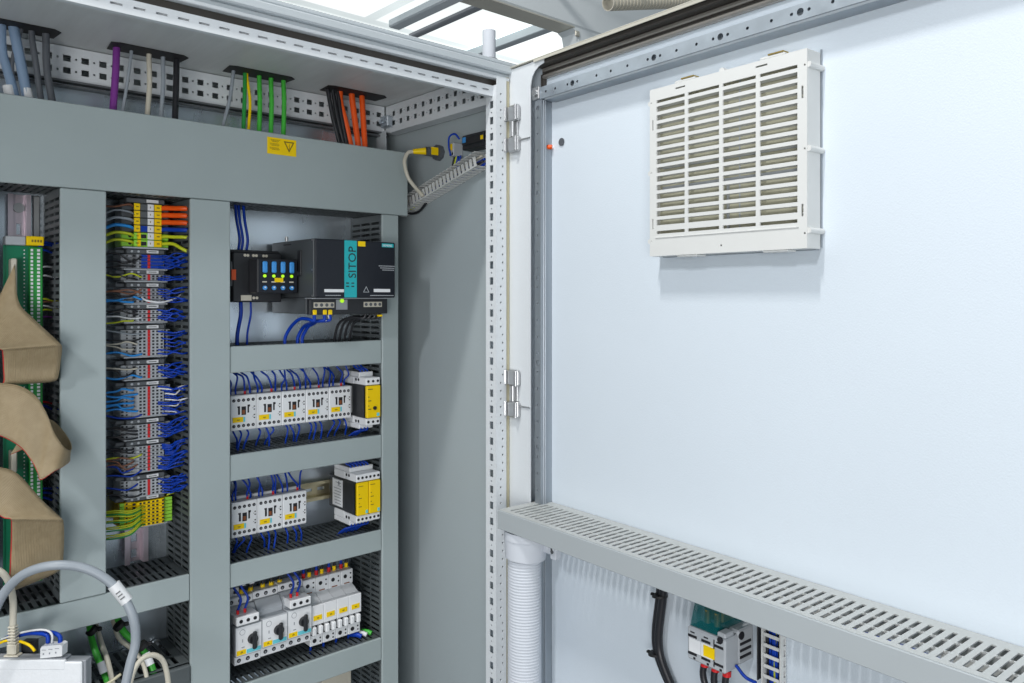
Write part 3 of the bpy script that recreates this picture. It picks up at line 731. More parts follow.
# wires above and below the contactors
def wire(pts, r, m_, label, group, cat='wire', name='wire', n=6): 
    b = MB(); b.tube(pts, r, n=n, seg=6); return solo(b, name, m_, label, cat, group)
def row_wires(x0, n, zc, ztop, zbot, rowname):
    rr = random.Random(int(-zc*1000))
    for k in range(n):
        for j in range(4):
            x = x0+.045*(k+.5)-.0165+.0082*(j+ (1 if j > 1 else 0))+rr.uniform(-.002, .002)
            xt = x+rr.uniform(-.018, .004); yt = CY+rr.uniform(.005, .035)
            wire([(x, CY+.012, zc+.0300), (x-.0015, CY+.009, zc+.040), ((x+xt)/2+rr.uniform(-.005, .005), (CY+yt)/2, (zc+.03+ztop)/2+rr.uniform(-.002, .009)), (xt, yt, ztop-.003), (xt-.001, yt+.002, ztop+.02)], .0016,
                 'blue', 'thin blue wire rising from the top of the %s contactors' % rowname, 'blue wires above the %s contactors' % rowname)
            if j == 2:
                b = MB(); b.cyl((x, CY+.011, zc+.0290), (x-.0005, CY+.0105, zc+.0352), .0019, n=8)
                solo(b, 'ferrule', 'red', 'tiny red wire ferrule on top of the %s contactors' % rowname, 'ferrule', 'red ferrules on the %s contactors' % rowname)
        for j in range(3):
            x = x0+.045*(k+.5)-.013+.0115*j+rr.uniform(-.003, .003); s_ = rr.uniform(-.012, .010); yb_ = CY+rr.uniform(-.006, .02)
            wire([(x, CY+.012, zc-.0290), (x+.001, CY+.004, zc-.036), (x+s_*.6, (CY+yb_)/2-.002, (zc-.03+zbot)/2), (x+s_, yb_, zbot+.002), (x+s_, yb_+.002, zbot-.015)], .0016,
                 'blue', 'thin blue wire dropping from the %s contactors' % rowname, 'blue wires below the %s contactors' % rowname)
row_wires(C_X0, 5, zc1, -.1215, -.2527, 'upper row')
row_wires(.5000, 3, zc2, -.2945, -.4270, 'lower row')

# din rails (horizontal)
def din_h(x0, x1, zc, label, m_='rail', y0=1.322, hgt=.035):
    t_ = thing('din_rail', label, 'din rail', ((x0+x1)/2, YB, zc-hgt/2), 'horizontal din rails')
    b = MB(); n = int((x1-x0)/.025)
    hs = [(.008+i*.025, .022+i*.025, hgt/2-.003, hgt/2+.003) for i in range(n)]
    b.perf((x0, YB-.002, zc-hgt/2), (1,0,0), (0,0,1), (0,.001,0), (0, x1-x0), (.005, hgt-.005), hs)
    for s_ in (0, 1):
        za = zc-hgt/2+(0 if s_ == 0 else hgt-.0051)
        b.box((x0, y0, za), (x1, y0+.001, za+.005)); zi = zc-hgt/2+(.0051 if s_ == 0 else hgt-.0062); b.box((x0, y0+.0011, zi), (x1, YB-.0021, zi+.001))
    build(b, 'rail_profile', m_, t_)
    return t_
din_h(.485, .762, zc1, 'steel din rail mostly hidden behind the upper contactors')
dr = din_h(.485, .762, zc2+.008, 'yellowish din rail between the lower contactors and the yellow relays', 'railg', 1.318)
b = MB(); b.cyl((.655, YB-.0022, zc2+.008), (.655, YB-.006, zc2+.008), .0075, n=18); b.cyl((.655, YB-.0061, zc2+.008), (.655, YB-.0068, zc2+.008), .003, n=6); build(b, 'mounting_screw', 'steel', dr)
din_h(.485, .762, -.545, 'steel din rail hidden behind the rotary motor switches')
din_h(.485, .762, .035, 'steel din rail behind the black power supply')

# ------------------------------------------------------------------ safety relays
def relay(label, x0, w_, n_units, zlo, zhi, yf=1.215, knob=False):
    t_ = thing('safety_relay', label, 'relay', (x0+w_*n_units/2, YB-.003, zlo), 'yellow fronted relays')
    zr = (zlo+zhi)/2
    # black core with stepped white terminal ends
    b = MB(); b.box((x0+.0006, yf+.004, zlo+.0140), (x0+w_*n_units-.0006, 1.318, zhi-.0150), .001); build(b, 'core', 'black', t_)
    W2 = w_*n_units
    b = MB(); b.box((x0, yf+.002, zhi-.0145), (x0+W2, yf+.045, zhi-.001), .001); b.box((x0+.0002, yf+.026, zhi-.0008), (x0+W2-.0002, 1.298, zhi+.008), .001); b.box((x0+.0002, yf+.0455, zhi-.015), (x0+W2-.0002, 1.298, zhi-.0012), .001); build(b, 'upper_terminals', 'white', t_)
    b = MB(); b.box((x0, yf+.002, zlo+.001), (x0+W2, yf+.045, zlo+.0135), .001); b.box((x0+.0002, yf+.026, zlo-.008), (x0+W2-.0002, 1.298, zlo+.0008), .001); b.box((x0+.0002, yf+.0455, zlo+.0012), (x0+W2-.0002, 1.298, zlo+.014), .001); build(b, 'lower_terminals', 'white', t_)
    b = MB()
    for u in range(n_units):
        for k in range(3):
            x = x0+u*w_+w_*(k+.5)/3
            for zz in (zhi-.0075, zlo+.0070): b.cyl((x, yf+.0014, zz), (x, yf+.004, zz), .0024, n=10)
    for zz in (zhi-.006, zlo+.006):
        for yy in (yf+.028, yf+.037): b.cyl((x0-.0003, yy, zz), (x0+.002, yy, zz), .0028, n=10)
    build(b, 'terminal_holes', 'hole', t_)
    for u in range(n_units):
        b = MB(); b.box((x0+u*w_+.0006, yf-.001, zlo+.0145), (x0+(u+1)*w_-.0006, yf+.010, zhi-.0155), .0012); build(b, 'yellow_front', 'yel', t_)
        b = MB()
        for q, zz in enumerate((.030, .036, .045, .052)): b.box((x0+u*w_+.003, yf-.0015, zlo+zz), (x0+u*w_+.003+(.002 if q % 2 else .006), yf-.0011, zlo+zz+.0013))
        b.box((x0+u*w_+.002, yf-.0015, zhi-.022), (x0+u*w_+.012, yf-.0011, zhi-.0210))
        if knob: b.cyl((x0+w_*.55, yf-.003, zlo+.032), (x0+w_*.55, yf, zlo+.032), .0035, n=12)
        build(b, 'front_print', 'ydark' if not knob else 'hole', t_)
        b = MB(); b.box((x0+u*w_+w_*.70, yf-.0016, zlo+.017), (x0+u*w_+w_*.88, yf-.0011, zlo+.023)); build(b, 'turquoise_tag', 'tealt', t_)
    b = MB(); b.box((x0-.0005, yf+.052, zlo+.0195), (x0+.0004, yf+.088, zhi-.0195)); build(b, 'rating_label', 'white', t_)
    b = MB(); rr = random.Random(5)
    for q in range(9): b.box((x0-.0009, yf+.056, zlo+.024+q*.0055), (x0-.0006, yf+.056+rr.uniform(.012, .028), zlo+.0252+q*.0055))
    b.cyl((x0-.0009, yf+.064, zhi-.026), (x0-.0006, yf+.064, zhi-.026), .0035, n=14); build(b, 'label_print', 'mgrey', t_)
    return t_
relay('single yellow fronted safety relay at the right end of the upper contactor row', .7285, .0295, 1, -.2330, -.1450, knob=True)
relay('double width yellow fronted safety relay at the right end of the lower contactor row', .7090, .0245, 2, -.4055, -.3170)
for (x0, n, zt, zb_, ztd, zbd, nm) in ((.7330, 3, -.1400, -.2370, -.1215, -.2527, 'upper'), (.7130, 6, -.3120, -.4095, -.2945, -.4270, 'lower')):
    for k in range(n):
        x = x0+k*.007; rr = random.Random(k+n)
        wire([(x, 1.245, zt-.002), (x-.001, 1.243, zt+.006), (x-.008, 1.25, zt+.012), (x-.012, 1.265, ztd+.012)], .0017, 'blue', 'short blue wire into the top of the %s yellow relay' % nm, 'blue wires on top of the %s yellow relay' % nm)
        b = MB(); b.cyl((x, 1.245, zt-.0045), (x-.0005, 1.2445, zt+.002), .0021, n=8); solo(b, 'ferrule', 'red', 'red ferrule on top of the %s yellow relay' % nm, 'ferrule', 'red ferrules on the %s yellow relay' % nm)
        wire([(x, 1.245, zb_+.0005), (x-.002, 1.240, zb_-.006), (x-.012, 1.247, zb_-.010), (x-.022, 1.262, zbd-.008)], .0017, 'blue', 'short blue wire under the %s yellow relay' % nm, 'blue wires below the %s yellow relay' % nm)

# ------------------------------------------------------------------ motor protection switches
def motor_switch():
    t_ = thing('motor_switch', '', 'motor switch', (0,0,0), 'rotary motor switches')
    w_ = .0448
    b = MB(); b.box((0, 0, -.0590), (w_, .018, -.010), .001); b.prism([(.0183, -.060), (.0183, -.002), (.032, .012), (.085, .012), (.085, -.060)], 0, .0004, w_-.0004); build(b, 'body', 'lgrey', t_)
    b = MB(); b.box((.001, -.0006, -.0570), (w_-.001, -.0001, -.0110)); build(b, 'front_face', 'white', t_)
    b = MB(); b.box((0, .004, -.0735), (w_, .03, -.0592), .001); build(b, 'lower_terminals', 'white', t_)
    b = MB(); b.box((0, .036, .0125), (w_, .060, .0255), .0012); build(b, 'upper_terminals', 'white', t_)
    b = MB()
    for k in range(3):
        x = .0075+k*.0149; b.cyl((x, .0036, -.0663), (x, .008, -.0663), .0034, n=12); b.cyl((x, .0356, .0190), (x, .04, .0190), .0034, n=12)
    build(b, 'terminal_holes', 'hole', t_)
    b = MB()
    for k in range(3):
        x = .0075+k*.0149; b.cyl((x, .0033, -.0668), (x, .006, -.0668), .0016, n=8); b.cyl((x, .0353, .0185), (x, .038, .0185), .0016, n=8)
    build(b, 'terminal_screws', 'mgrey', t_)
    b = MB(); b.cyl((.0285, -.0008, -.034), (.0285, -.007, -.034), .0085, .0075, n=20); b.box((.0245, -.013, -.0485), (.0325, -.0071, -.0195), .0022); k_ = build(b, 'rotary_knob', 'black', t_)
    b = MB(); b.box((.002, -.0010, -.0560), (.0175, -.0002, -.0480)); build(b, 'yellow_tag', 'yel', t_)
    b = MB(); b.box((.0185, -.0009, -.0560), (.0430, -.0002, -.0495)); build(b, 'turquoise_strip', 'tealt', t_)
    b = MB(); b.box((.008, -.0012, -.0530), (.0125, -.0010, -.0518)); b.box((.009, -.0012, -.0512), (.0115, -.0010, -.0502)); build(b, 'tag_print', 'ydark', t_)
    b = MB()
    b.cyl((.0115, -.0009, -.0195), (.0115, -.0002, -.0195), .0048, n=14); b.box((.010, -.0009, -.0450), (.0150, -.0002, -.0435)); b.box((.011, -.0009, -.036), (.0125, -.0002, -.031)); build(b, 'dial_marks', 'mgrey', t_)
    b = MB(); b.cyl((.0115, -.0012, -.0195), (.0115, -.0008, -.0195), .0040, n=14); build(b, 'setting_dial', 'white', t_)
    return t_
ms = motor_switch(); names = ['leftmost', 'middle', 'rightmost']
MSZ = -.5290
for k in range(3):
    loc = (.4990+.0452*k, 1.240, MSZ+.0015*k); lb = names[k]+' black knobbed rotary motor switch on the bottom rail'
    if k == 0: ms.location = loc; ms['label'] = lb; WM[ms.name] = Matrix.Translation(loc)
    else: dup(ms, loc, lb)
# auxiliary contact blocks on top
for k, (x, z, y) in enumerate(((.4995, -.5275, 1.236), (.5925, -.5240, 1.236), (.4850, -.4960, 1.285))):
    t_ = thing('auxiliary_contact', ('small white three hole contact block on top of the leftmost rotary switch', 'small white three hole contact block on top of the rightmost rotary switch', 'white contact block at the left end, behind the rotary switches')[k], 'contact block', (x+.019, y+.02, z-.0085))
    b = MB(); b.box((x, y, z-.0085), (x+.0385, y+.032, z+.0055), .0012); build(b, 'body', 'white', t_)
    b = MB()
    for q in range(3): xx = x+.0075+q*.0118; b.cyl((xx, y-.0004, z-.0015), (xx, y+.004, z-.0015), .0030, n=12)
    build(b, 'terminal_holes', 'hole', t_)
    for q in range(2 if k < 2 else 3):
        xx = x+.0085+q*.012
        b = MB(); b.cyl((xx, y+.016, z+.0050), (xx-.0004, y+.016, z+.0125), .0024, n=8); build(b, 'red_ferrule', 'red', t_)
        if k < 2: wire([(xx, y+.016, z+.012), (xx+.004, y+.014, z+.03), (xx-.004, y+.022, z+.048), (xx-.012, y+.03, -.455)], .0020, 'blue', 'blue wire rising from the contact block on the %s rotary switch' % ('leftmost', 'rightmost')[k], 'blue wires on the %s rotary switch' % ('leftmost', 'rightmost')[k])
for k in range(5):
    x = .530+k*.0155+(.006 if k > 1 else 0); z = MSZ+.027
    wire([(x, 1.29, z), (x+.0005, 1.289, z+.02), (x+.001, 1.287, -.455)], .0036, 'kwire', 'thick black wire rising behind the rotary motor switches', 'black wires behind the rotary switches')
    b = MB(); b.cyl((x, 1.29, z-.003), (x+.0003, 1.29, z+.006), .0046, .0035, n=10); solo(b, 'ferrule', 'yel', 'yellow ferrule behind the rotary motor switches', 'ferrule', 'yellow ferrules behind the rotary switches')
    if k in (0, 1):
        b = MB(); b.box((x-.0045, 1.2835, z+.012), (x+.0045, 1.2855, z+.027), .0005); solo(b, 'wire_marker', 'white', 'white marker sleeve on the %s black wire behind the rotary switches' % ('first', 'second')[k], 'wire marker', 'wire marker sleeves')

# ------------------------------------------------------------------ miniature circuit breakers
def breaker():
    t_ = thing('circuit_breaker', '', 'circuit breaker', (0,0,0), 'double pole circuit breakers')
    w_ = .0248
    b = MB(); b.box((.0002, 0, -.0265), (w_, .012, .0080), .0008); b.prism([(.0121, -.055), (.0121, .0080), (.036, .018), (.060, .018), (.060, -.055)], 0, .0004, w_-.0003); build(b, 'body', 'white', t_)
    b = MB(); b.box((.0002, .030, .0185), (w_, .060, .0450), .0012); build(b, 'upper_terminals', 'white', t_)
    b = MB(); b.box((.0002, .004, -.0640), (w_, .03, -.0455), .0012); build(b, 'lower_terminals', 'white', t_)
    b = MB(); b.box((.0002, .006, -.0453), (w_, .011, -.0268)); build(b, 'toggle_recess', 'hole', t_)
    for q in range(2):
        b = MB(); x = .0062+q*.0125; b.box((x-.0042, -.004, -.0440), (x+.0035, .009, -.0285), .0018); build(b, 'toggle', 'white', t_)
    b = MB(); b.box((.0045, -.0008, -.0180), (.0205, -.0001, -.0095)); build(b, 'yellow_tag', 'yel', t_)
    b = MB(); b.box((.0105, -.0011, -.0142), (.0150, -.0009, -.0132)); b.box((.0115, -.0011, -.0153), (.0140, -.0009, -.0146)); build(b, 'tag_print', 'ydark', t_)
    b = MB(); b.cyl((.0085, .0296, .0335), (.0085, .034, .0335), .0036, n=12); b.cyl((.0195, .0296, .0375), (.0195, .034, .0375), .0016, n=8); b.cyl((.0195, .0296, .0290), (.0195, .034, .0290), .0016, n=8)
    b.cyl((.0085, .0036, -.0550), (.0085, .008, -.0550), .0038, n=12); b.cyl((.0195, .0036, -.0520), (.0195, .008, -.0520), .0016, n=8); b.cyl((.0195, .0036, -.0585), (.0195, .008, -.0585), .0016, n=8); build(b, 'terminal_holes', 'hole', t_)
    b = MB(); b.box((.006, .0294, .0200), (.017, .0299, .0218)); build(b, 'rating_print', 'brown', t_)
    return t_
cb = breaker(); on = ['leftmost', 'second', 'third', 'rightmost']; CBZ = -.5500
for k in range(4):
    loc = (.6355+.0251*k, 1.245, CBZ); lb = on[k]+(' from the left' if k in (1, 2) else '')+' white circuit breaker with yellow tag right of the rotary switches'
    if k == 0: cb.location = loc; cb['label'] = lb; WM[cb.name] = Matrix.Translation(loc)
    else: dup(cb, loc, lb)
    for q, (m_, c_, dx_) in enumerate((('blue', 'red', .008), ('kwire', 'yel', .019))):
        x = loc[0]+dx_
        wire([(x, 1.290, CBZ+.044), (x, 1.29, CBZ+.062), (x-.002, 1.288, -.455)], .0026, m_, '%s wire rising from the %s circuit breaker' % (('blue', 'black')[q], on[k]), 'wires above the circuit breakers')
        b = MB(); b.cyl((x, 1.29, CBZ+.0445), (x, 1.29, CBZ+.053), .0034, n=8); solo(b, 'ferrule', c_, '%s ferrule on top of the %s circuit breaker' % (('red', 'yellow')[q], on[k]), 'ferrule', 'ferrules on the circuit breakers')
    wire([(loc[0]+.009, 1.262, CBZ-.062), (loc[0]+.008, 1.262, CBZ-.07), (loc[0]+.007, 1.264, -.635)], .0022, 'blue', 'blue wire below the %s circuit breaker' % on[k], 'wires below the circuit breakers')
# cables lying on the lowest duct
b = MB()
for k, (x, m_, nm) in enumerate(((.722, 'blue', 'blue'), (.733, 'wwire', 'white'), (.743, 'green', 'green'))):
    wire([(x, 1.262, -.6205), (x+.008, 1.250, -.6195), (x+.013, 1.243, -.622)], .0045, m_, 'short thick %s cable end lying on the lowest duct at the right' % nm, 'cable ends on the lowest duct')
# things just visible below the lowest duct
b = MB(); b.box((.67, 1.27, -.74), (.73, 1.33, -.69), .002); solo(b, 'terminal_cover', 'cream', 'cream coloured device top just showing below the lowest duct', 'terminal cover')

# ------------------------------------------------------------------ power supply
px0, px1, pyf = .5997, .7540, 1.16
ps = thing('power_supply', 'large black power supply unit with teal stripe and SITOP lettering', 'power supply', ((px0+px1)/2, 1.33, -.030))
b = MB(); b.box((px0, pyf+.006, -.0010), (px1, 1.325, .0965), .0015); b.box((px0+.0005, pyf+.034, -.0285), (px1-.0005, 1.325, -.0012), .001); build(b, 'casing', 'psug', ps)
b = MB(); b.box((px0, pyf, -.0012), (px1, pyf+.0058, .0960), .0018); build(b, 'front_cover', 'psuf', ps)
b = MB(); b.box((px0+.001, pyf+.022, -.0295), (px1-.002, pyf+.0338, -.0025), .0012); build(b, 'terminal_panel', 'black', ps)
b = MB(); b.box((px0-.004, pyf+.004, -.0032), (px1-.006, pyf+.03, -.0014), .0005); build(b, 'terminal_ledge', 'mgrey', ps)
s0 = px0+.0530; s1 = px0+.0765
b = MB(); b.box((s0, pyf-.0006, -.0008), (s1, pyf-.0001, .0955)); build(b, 'teal_stripe', 'teal', ps)
tm = text_mb('SITOP', .0205, (px0+.0745, pyf-.0009, .0315), (0,0,1), (-1,0,0)); build(tm, 'front_lettering', 'black', ps, recalc=False)
b = MB()
for dx_ in (.056, .066):
    for q in range(2): b.box((px0+dx_, pyf-.0009, .0170+q*.0055), (px0+dx_+.0055, pyf-.0007, .0190+q*.0055))
build(b, 'logo_bars', 'black', ps)
b = MB(); b.box((px0+.0790, pyf-.0010, .0865), (px0+.0930, pyf-.0001, .0950)); build(b, 'yellow_tag', 'yel', ps)
b = MB(); b.box((px1-.028, pyf-.0008, .0870), (px1-.0045, pyf-.0001, .0935)); build(b, 'name_tag', 'teal', ps)
tm = text_mb('SIEMENS', .0052, (px1-.0270, pyf-.0011, .0883), (1,0,0), (0,0,1)); build(tm, 'name_lettering', 'white', ps, recalc=False)
for (a, c_) in ((px0+.016, px0+.052), (px0+.110, px0+.143)):
    b = MB(); b.box((a, pyf-.0007, .0080 if a < .65 else .0085), (c_, pyf-.0001, .0130 if a < .65 else .0140)); build(b, 'white_label', 'white', ps)
b = MB(); rr = random.Random(2)
for zz, a, c_ in ((.0535, .120, .152), (.0500, .123, .152), (.0465, .127, .150), (.0020, .018, .044), (.0020, .103, .150)):
    u = px0+a
    while u < px0+c_: l = rr.uniform(.0010, .0030); b.box((u, pyf-.0006, zz), (u+l, pyf-.0001, zz+.0013)); u += l+.0007
tri(b, [(px0+.0890, .0080), (px0+.1010, .0080), (px0+.0950, .0185)], .25, pyf-.0006, pyf-.0001)
build(b, 'small_print', 'lgrey', ps)
b = MB(); b.box((px0+.008, pyf+.0215, -.0180), (px0+.046, pyf+.0219, -.0090)); build(b, 'terminal_strip', 'cream', ps)
b = MB(); b.box((px0+.103, pyf+.0215, -.0175), (px0+.140, pyf+.0219, -.0085)); build(b, 'terminal_strip', 'cream', ps)
b = MB()
for q in range(4): b.cyl((px0+.0125+q*.0098, pyf+.0212, -.0135), (px0+.0125+q*.0098, pyf+.0216, -.0135), .0030, n=10); b.cyl((px0+.108+q*.0092, pyf+.0212, -.0130), (px0+.108+q*.0092, pyf+.0216, -.0130), .0030, n=10)
build(b, 'terminal_screws', 'dgrey', ps)
b = MB(); b.box((px0+.0495, pyf+.0212, -.0215), (px0+.071, pyf+.0219, -.0045)); build(b, 'indicator_panel', 'mgrey', ps)
b = MB(); b.cyl((px0+.060, pyf+.0190, -.0065), (px0+.060, pyf+.0211, -.0065), .0034, n=14); build(b, 'status_light', 'ledg', ps)
for q in range(3):
    b = MB(); x = px0+(.010, .0285, .0385)[q]; b.box((x-.0035, pyf+.0200, -.0300), (x+.0035, pyf+.0270, -.0215), .001); build(b, 'yellow_ferrule', 'yel', ps)
b = MB(); b.box((px0-.0022, pyf+.048, .0360), (px0-.0001, pyf+.062, .0790), .001); b.cyl((px0-.0001, pyf+.056, .0390), (px0-.006, pyf+.056, .0390), .0045, n=12); build(b, 'side_lever', 'black', ps)
b = MB()
for q in range(10): b.box((px0-.0005, pyf+.088+q*.003, .0895), (px0-.0001, pyf+.0895+q*.003, .0915))
build(b, 'casing_vents', 'hole', ps)
b = MB()
for zz in (.094, .045, .002): b.cyl((px0-.0001, pyf+.010, zz), (px0-.0012, pyf+.010, zz), .0016, n=8)
b.cyl((px0+.002, 1.27, .097), (px0+.002, 1.27, .105), .003, n=8); build(b, 'casing_screws', 'steel', ps)
# wires below the power supply
for k, (x, xe, ye, m_) in enumerate(((px0+.010, px0-.006, 1.25, 'blue'), (px0+.0285, px0+.015, 1.245, 'blue'), (px0+.0385, px0+.021, 1.24, 'blue'), (px0+.0365, px0+.022, 1.25, 'wwire'))):
    wire([(x, pyf+.0235, -.030), (x-.002, pyf+.021, -.039), (x-.008-.004*k, pyf+.035, -.0365 if k == 0 else -.041), ((x-.008+xe)/2, 1.215, -.038 if k == 0 else -.045), (xe+.001, ye-.01, -.052), (xe-.004, ye, -.070), (xe-.004, ye, -.085)], .0030 if m_ == 'blue' else .0014, m_,
         ('thick blue wire arching from under the power supply, outermost', 'middle blue wire curving from under the power supply', 'inner blue wire curving from under the power supply', 'thin white wire curving from under the power supply')[k], 'wires under the power supply', n=8)
for k in range(4):
    x = px0+.110+k*.010
    wire([(x, pyf+.026, -.028), (x-.004, pyf+.028, -.037), (x-.018, 1.205, -.036), (x-.032, 1.225, -.048), (x-.034, 1.24, -.085)], .0024, 'kwire', 'black wire looping under the right half of the power supply', 'black wires under the power supply', n=8)
b = MB(); b.box((px0+.133, pyf+.02, -.0345), (px0+.140, pyf+.026, -.0315)); solo(b, 'wire_marker', 'yel', 'small yellow marker on a black wire under the power supply', 'wire marker')

# ------------------------------------------------------------------ fuse module left of the power supply
fm = thing('fuse_module', 'black module with four blue fuses and four green lights left of the power supply', 'fuse module', (.545, 1.33, -.009))
b = MB(); b.box((.4990, 1.250, -.0085), (.583, 1.31, .0740), .0015); b.box((.4990, 1.262, .0741), (.583, 1.31, .0785), .001); build(b, 'body', 'black', fm)
b = MB(); b.box((.5255, 1.215, .0060), (.5955, 1.2495, .0630), .0018); build(b, 'front_block', 'black', fm)
b = MB(); b.box((.5275, 1.2142, .0080), (.5940, 1.2149, .0610)); build(b, 'front_plate', 'psuf', fm)
for q in range(4):
    x = .5370+q*.0156
    b = MB(); b.box((x-.0042, 1.2095, .0395), (x+.0042, 1.2141, .0585), .0018); build(b, 'blue_fuse', 'bluef', fm)
    b = MB(); b.cyl((x, 1.2125, .0345), (x, 1.2141, .0345), .0026, n=10); build(b, 'status_light', 'ledg', fm)
    b = MB(); b.cyl((x, 1.2115, .0150), (x, 1.2141, .0150), .0036, n=12); kk = build(b, 'push_button', 'bluef', fm)
    b = MB(); b.box((x-.0012, 1.2110, .0146), (x+.0012, 1.2114, .0170)); build(b, 'button_mark', 'white', kk)
    b = MB(); b.box((x-.0038, 1.2138, .0238), (x+.0038, 1.2141, .0258)); build(b, 'rating_strip', 'cream', fm)
b = MB(); b.box((.5540, 1.2132, .0245), (.5690, 1.2137, .0315)); build(b, 'yellow_tag', 'yel', fm)
b = MB()
for x in (.519, .524, .5335, .5385, .551, .556):
    b.cyl((x, 1.2492, .0690), (x, 1.252, .0690), .0024, n=10)
for x in (.5165, .5220, .5340, .5395): b.cyl((x, 1.2492, -.0015), (x, 1.252, -.0015), .0024, n=10)
b.box((.5120, 1.2490, -.006), (.530, 1.2496, .003)); build(b, 'terminals', 'cream', fm)
b = MB(); b.box((.4975, 1.252, .018), (.4988, 1.266, .058), .0005); b.cyl((.4972, 1.259, .052), (.4982, 1.259, .052), .003, n=8); b.cyl((.4972, 1.259, .024), (.4982, 1.259, .024), .003, n=8); sc = build(b, 'side_clip', 'lgrey', fm)
b = MB(); b.box((.4960, 1.2485, .028), (.5035, 1.2499, .045)); build(b, 'orange_release', 'orange', fm)
for q, x in enumerate((.5180, .5235, .5320)):
    wire([(x, 1.275, .078), (x+.001, 1.272, .098), (x-.003, 1.275, .13), (x-.004, 1.28, .165)], .0023, 'blue', ('left', 'middle', 'right')[q]+' of three blue wires rising from the fuse module into the top duct', 'blue wires above the fuse module')
for q, (x, r_) in enumerate(((.5170, .0032), (.5340, .0018))):
    wire([(x, 1.262, -.008), (x, 1.262, -.03), (x-.003, 1.268, -.06), (x-.003, 1.27, -.086)], r_, 'blue', ('thick', 'thin')[q]+' blue wire dropping from under the fuse module', 'blue wires below the fuse module')

# ------------------------------------------------------------------ terminal column
TY = 1.27
def tz(py): return (297-py)*(.37*sa+TY*ca)/F
TX0 = .334
dv = thing('din_rail', 'pinkish vertical din rail showing below the yellow green earth terminals', 'din rail', (.371, YB, -.42), 'vertical din rails')
def din_v(t_, x0, z0, z1, wd, m_='rail', y0=1.318):
    b = MB(); n = int((z1-z0)/.025)
    hs = [(wd*.38, wd*.62, .006+i*.025, .019+i*.025) for i in range(n)]
    b.perf((x0, YB-.002, z0), (1,0,0), (0,0,1), (0,.001,0), (wd*.2, wd*.8), (0, z1-z0), hs)
    b.box((x0, y0, z0), (x0+wd*.2, y0+.001, z1)); b.box((x0+wd*.8, y0, z0), (x0+wd, y0+.001, z1)); b.box((x0+wd*.2, y0+.0011, z0), (x0+wd*.2+.001, YB-.0021, z1)); b.box((x0+wd*.8-.001, y0+.0011, z0), (x0+wd*.8, YB-.0021, z1))
    return build(b, 'rail_profile', m_, t_)
din_v(dv, .3535, -.4240, .150, .035)
b = MB(); b.cyl((.371, YB-.0022, -.343), (.371, YB-.006, -.343), .0078, n=20); b.cyl((.371, YB-.0061, -.343), (.371, YB-.0068, -.343), .0032, n=6); build(b, 'mounting_screw', 'steel', dv)
def slice_proto(kind):
    """one terminal slice seen from the front: origin at left end, lower front edge; 5.2 mm tall"""
    H = .0052
    cols_, body, mk = {
      'grey': ([(.006,'h'),(.0125,'h'),(.0195,'h'),(.029,'h'),(.0345,'h'),(.0475,'h'),(.0535,'h'),(.0595,'h')], 'lgrey', .0410),
      'grey2': ([(.013,'h'),(.020,'h'),(.0285,'h'),(.0345,'h'),(.0475,'h'),(.0535,'h'),(.060,'h'),(.0665,'h'),(.0725,'h')], 'lgrey', .0410),
      'dark': ([(.013,'h'),(.020,'h'),(.0285,'h'),(.0345,'h'),(.0475,'h'),(.0535,'h'),(.060,'h'),(.0665,'h')], 'mgrey', .0410),
      'blue': ([(.013,'h'),(.020,'h'),(.0285,'h'),(.0345,'h'),(.0475,'h'),(.0535,'h'),(.060,'h')], 'mgrey', .0410),
      'earth': ([(.006,'h'),(.0125,'h'),(.020,'h'),(.029,'h'),(.0345,'h'),(.041,'h'),(.0475,'h'),(.0535,'h'),(.062,'h'),(.0690,'h')], 'yel', None)}[kind]
    t_ = thing('terminal', '', 'x', (0,0,0)); 
    b = MB(); b.prism([(.002, .045), (.004, .012), (.018, .009), (.022, .004), (.0245, .0), (.063, .0), (.066, .006), (.075, .008), (.077, .045)], 2, .0002, H-.0002)
    body_o = build(b, 'terminal', body, None)
    b = MB()
    for c_, _ in cols_:
        yb_ = .0095 if c_ < .02 else (-.0004 if c_ < .064 else .0060)
        if c_ < .02: yb_ = .0100
        b.box((c_-.0016, yb_, .0012), (c_+.0016, yb_+.004, H-.0012))
    hh = build(b, 'contact_openings', 'hole', body_o)  # dark boxes painted in for the shaded openings, none are cut
    if mk:
        b = MB(); b.box((mk-.0018, -.0008, .0003), (mk+.0018, .001, H-.0003)); build(b, 'marker', 'red', body_o)
    if kind == 'blue':
        b = MB(); b.box((.0300, -.0006, .0004), (.0388, .001, H-.0004)); b.box((.0433, -.0006, .0004), (.0620, .001, H-.0004)); build(b, 'blue_front', 'blue', body_o)
    if kind == 'earth':
        b = MB(); b.box((.0650, .0045, .0003), (.0770, .0075, H-.0003)); build(b, 'green_end', 'lime', body_o)
        b = MB(); b.box((.002, .0085, .0003), (.008, .0125, H-.0003)); build(b, 'green_end', 'lime', body_o)
    COL.objects.unlink(t_); bpy.data.objects.remove(t_)
    return body_o
protos = {}
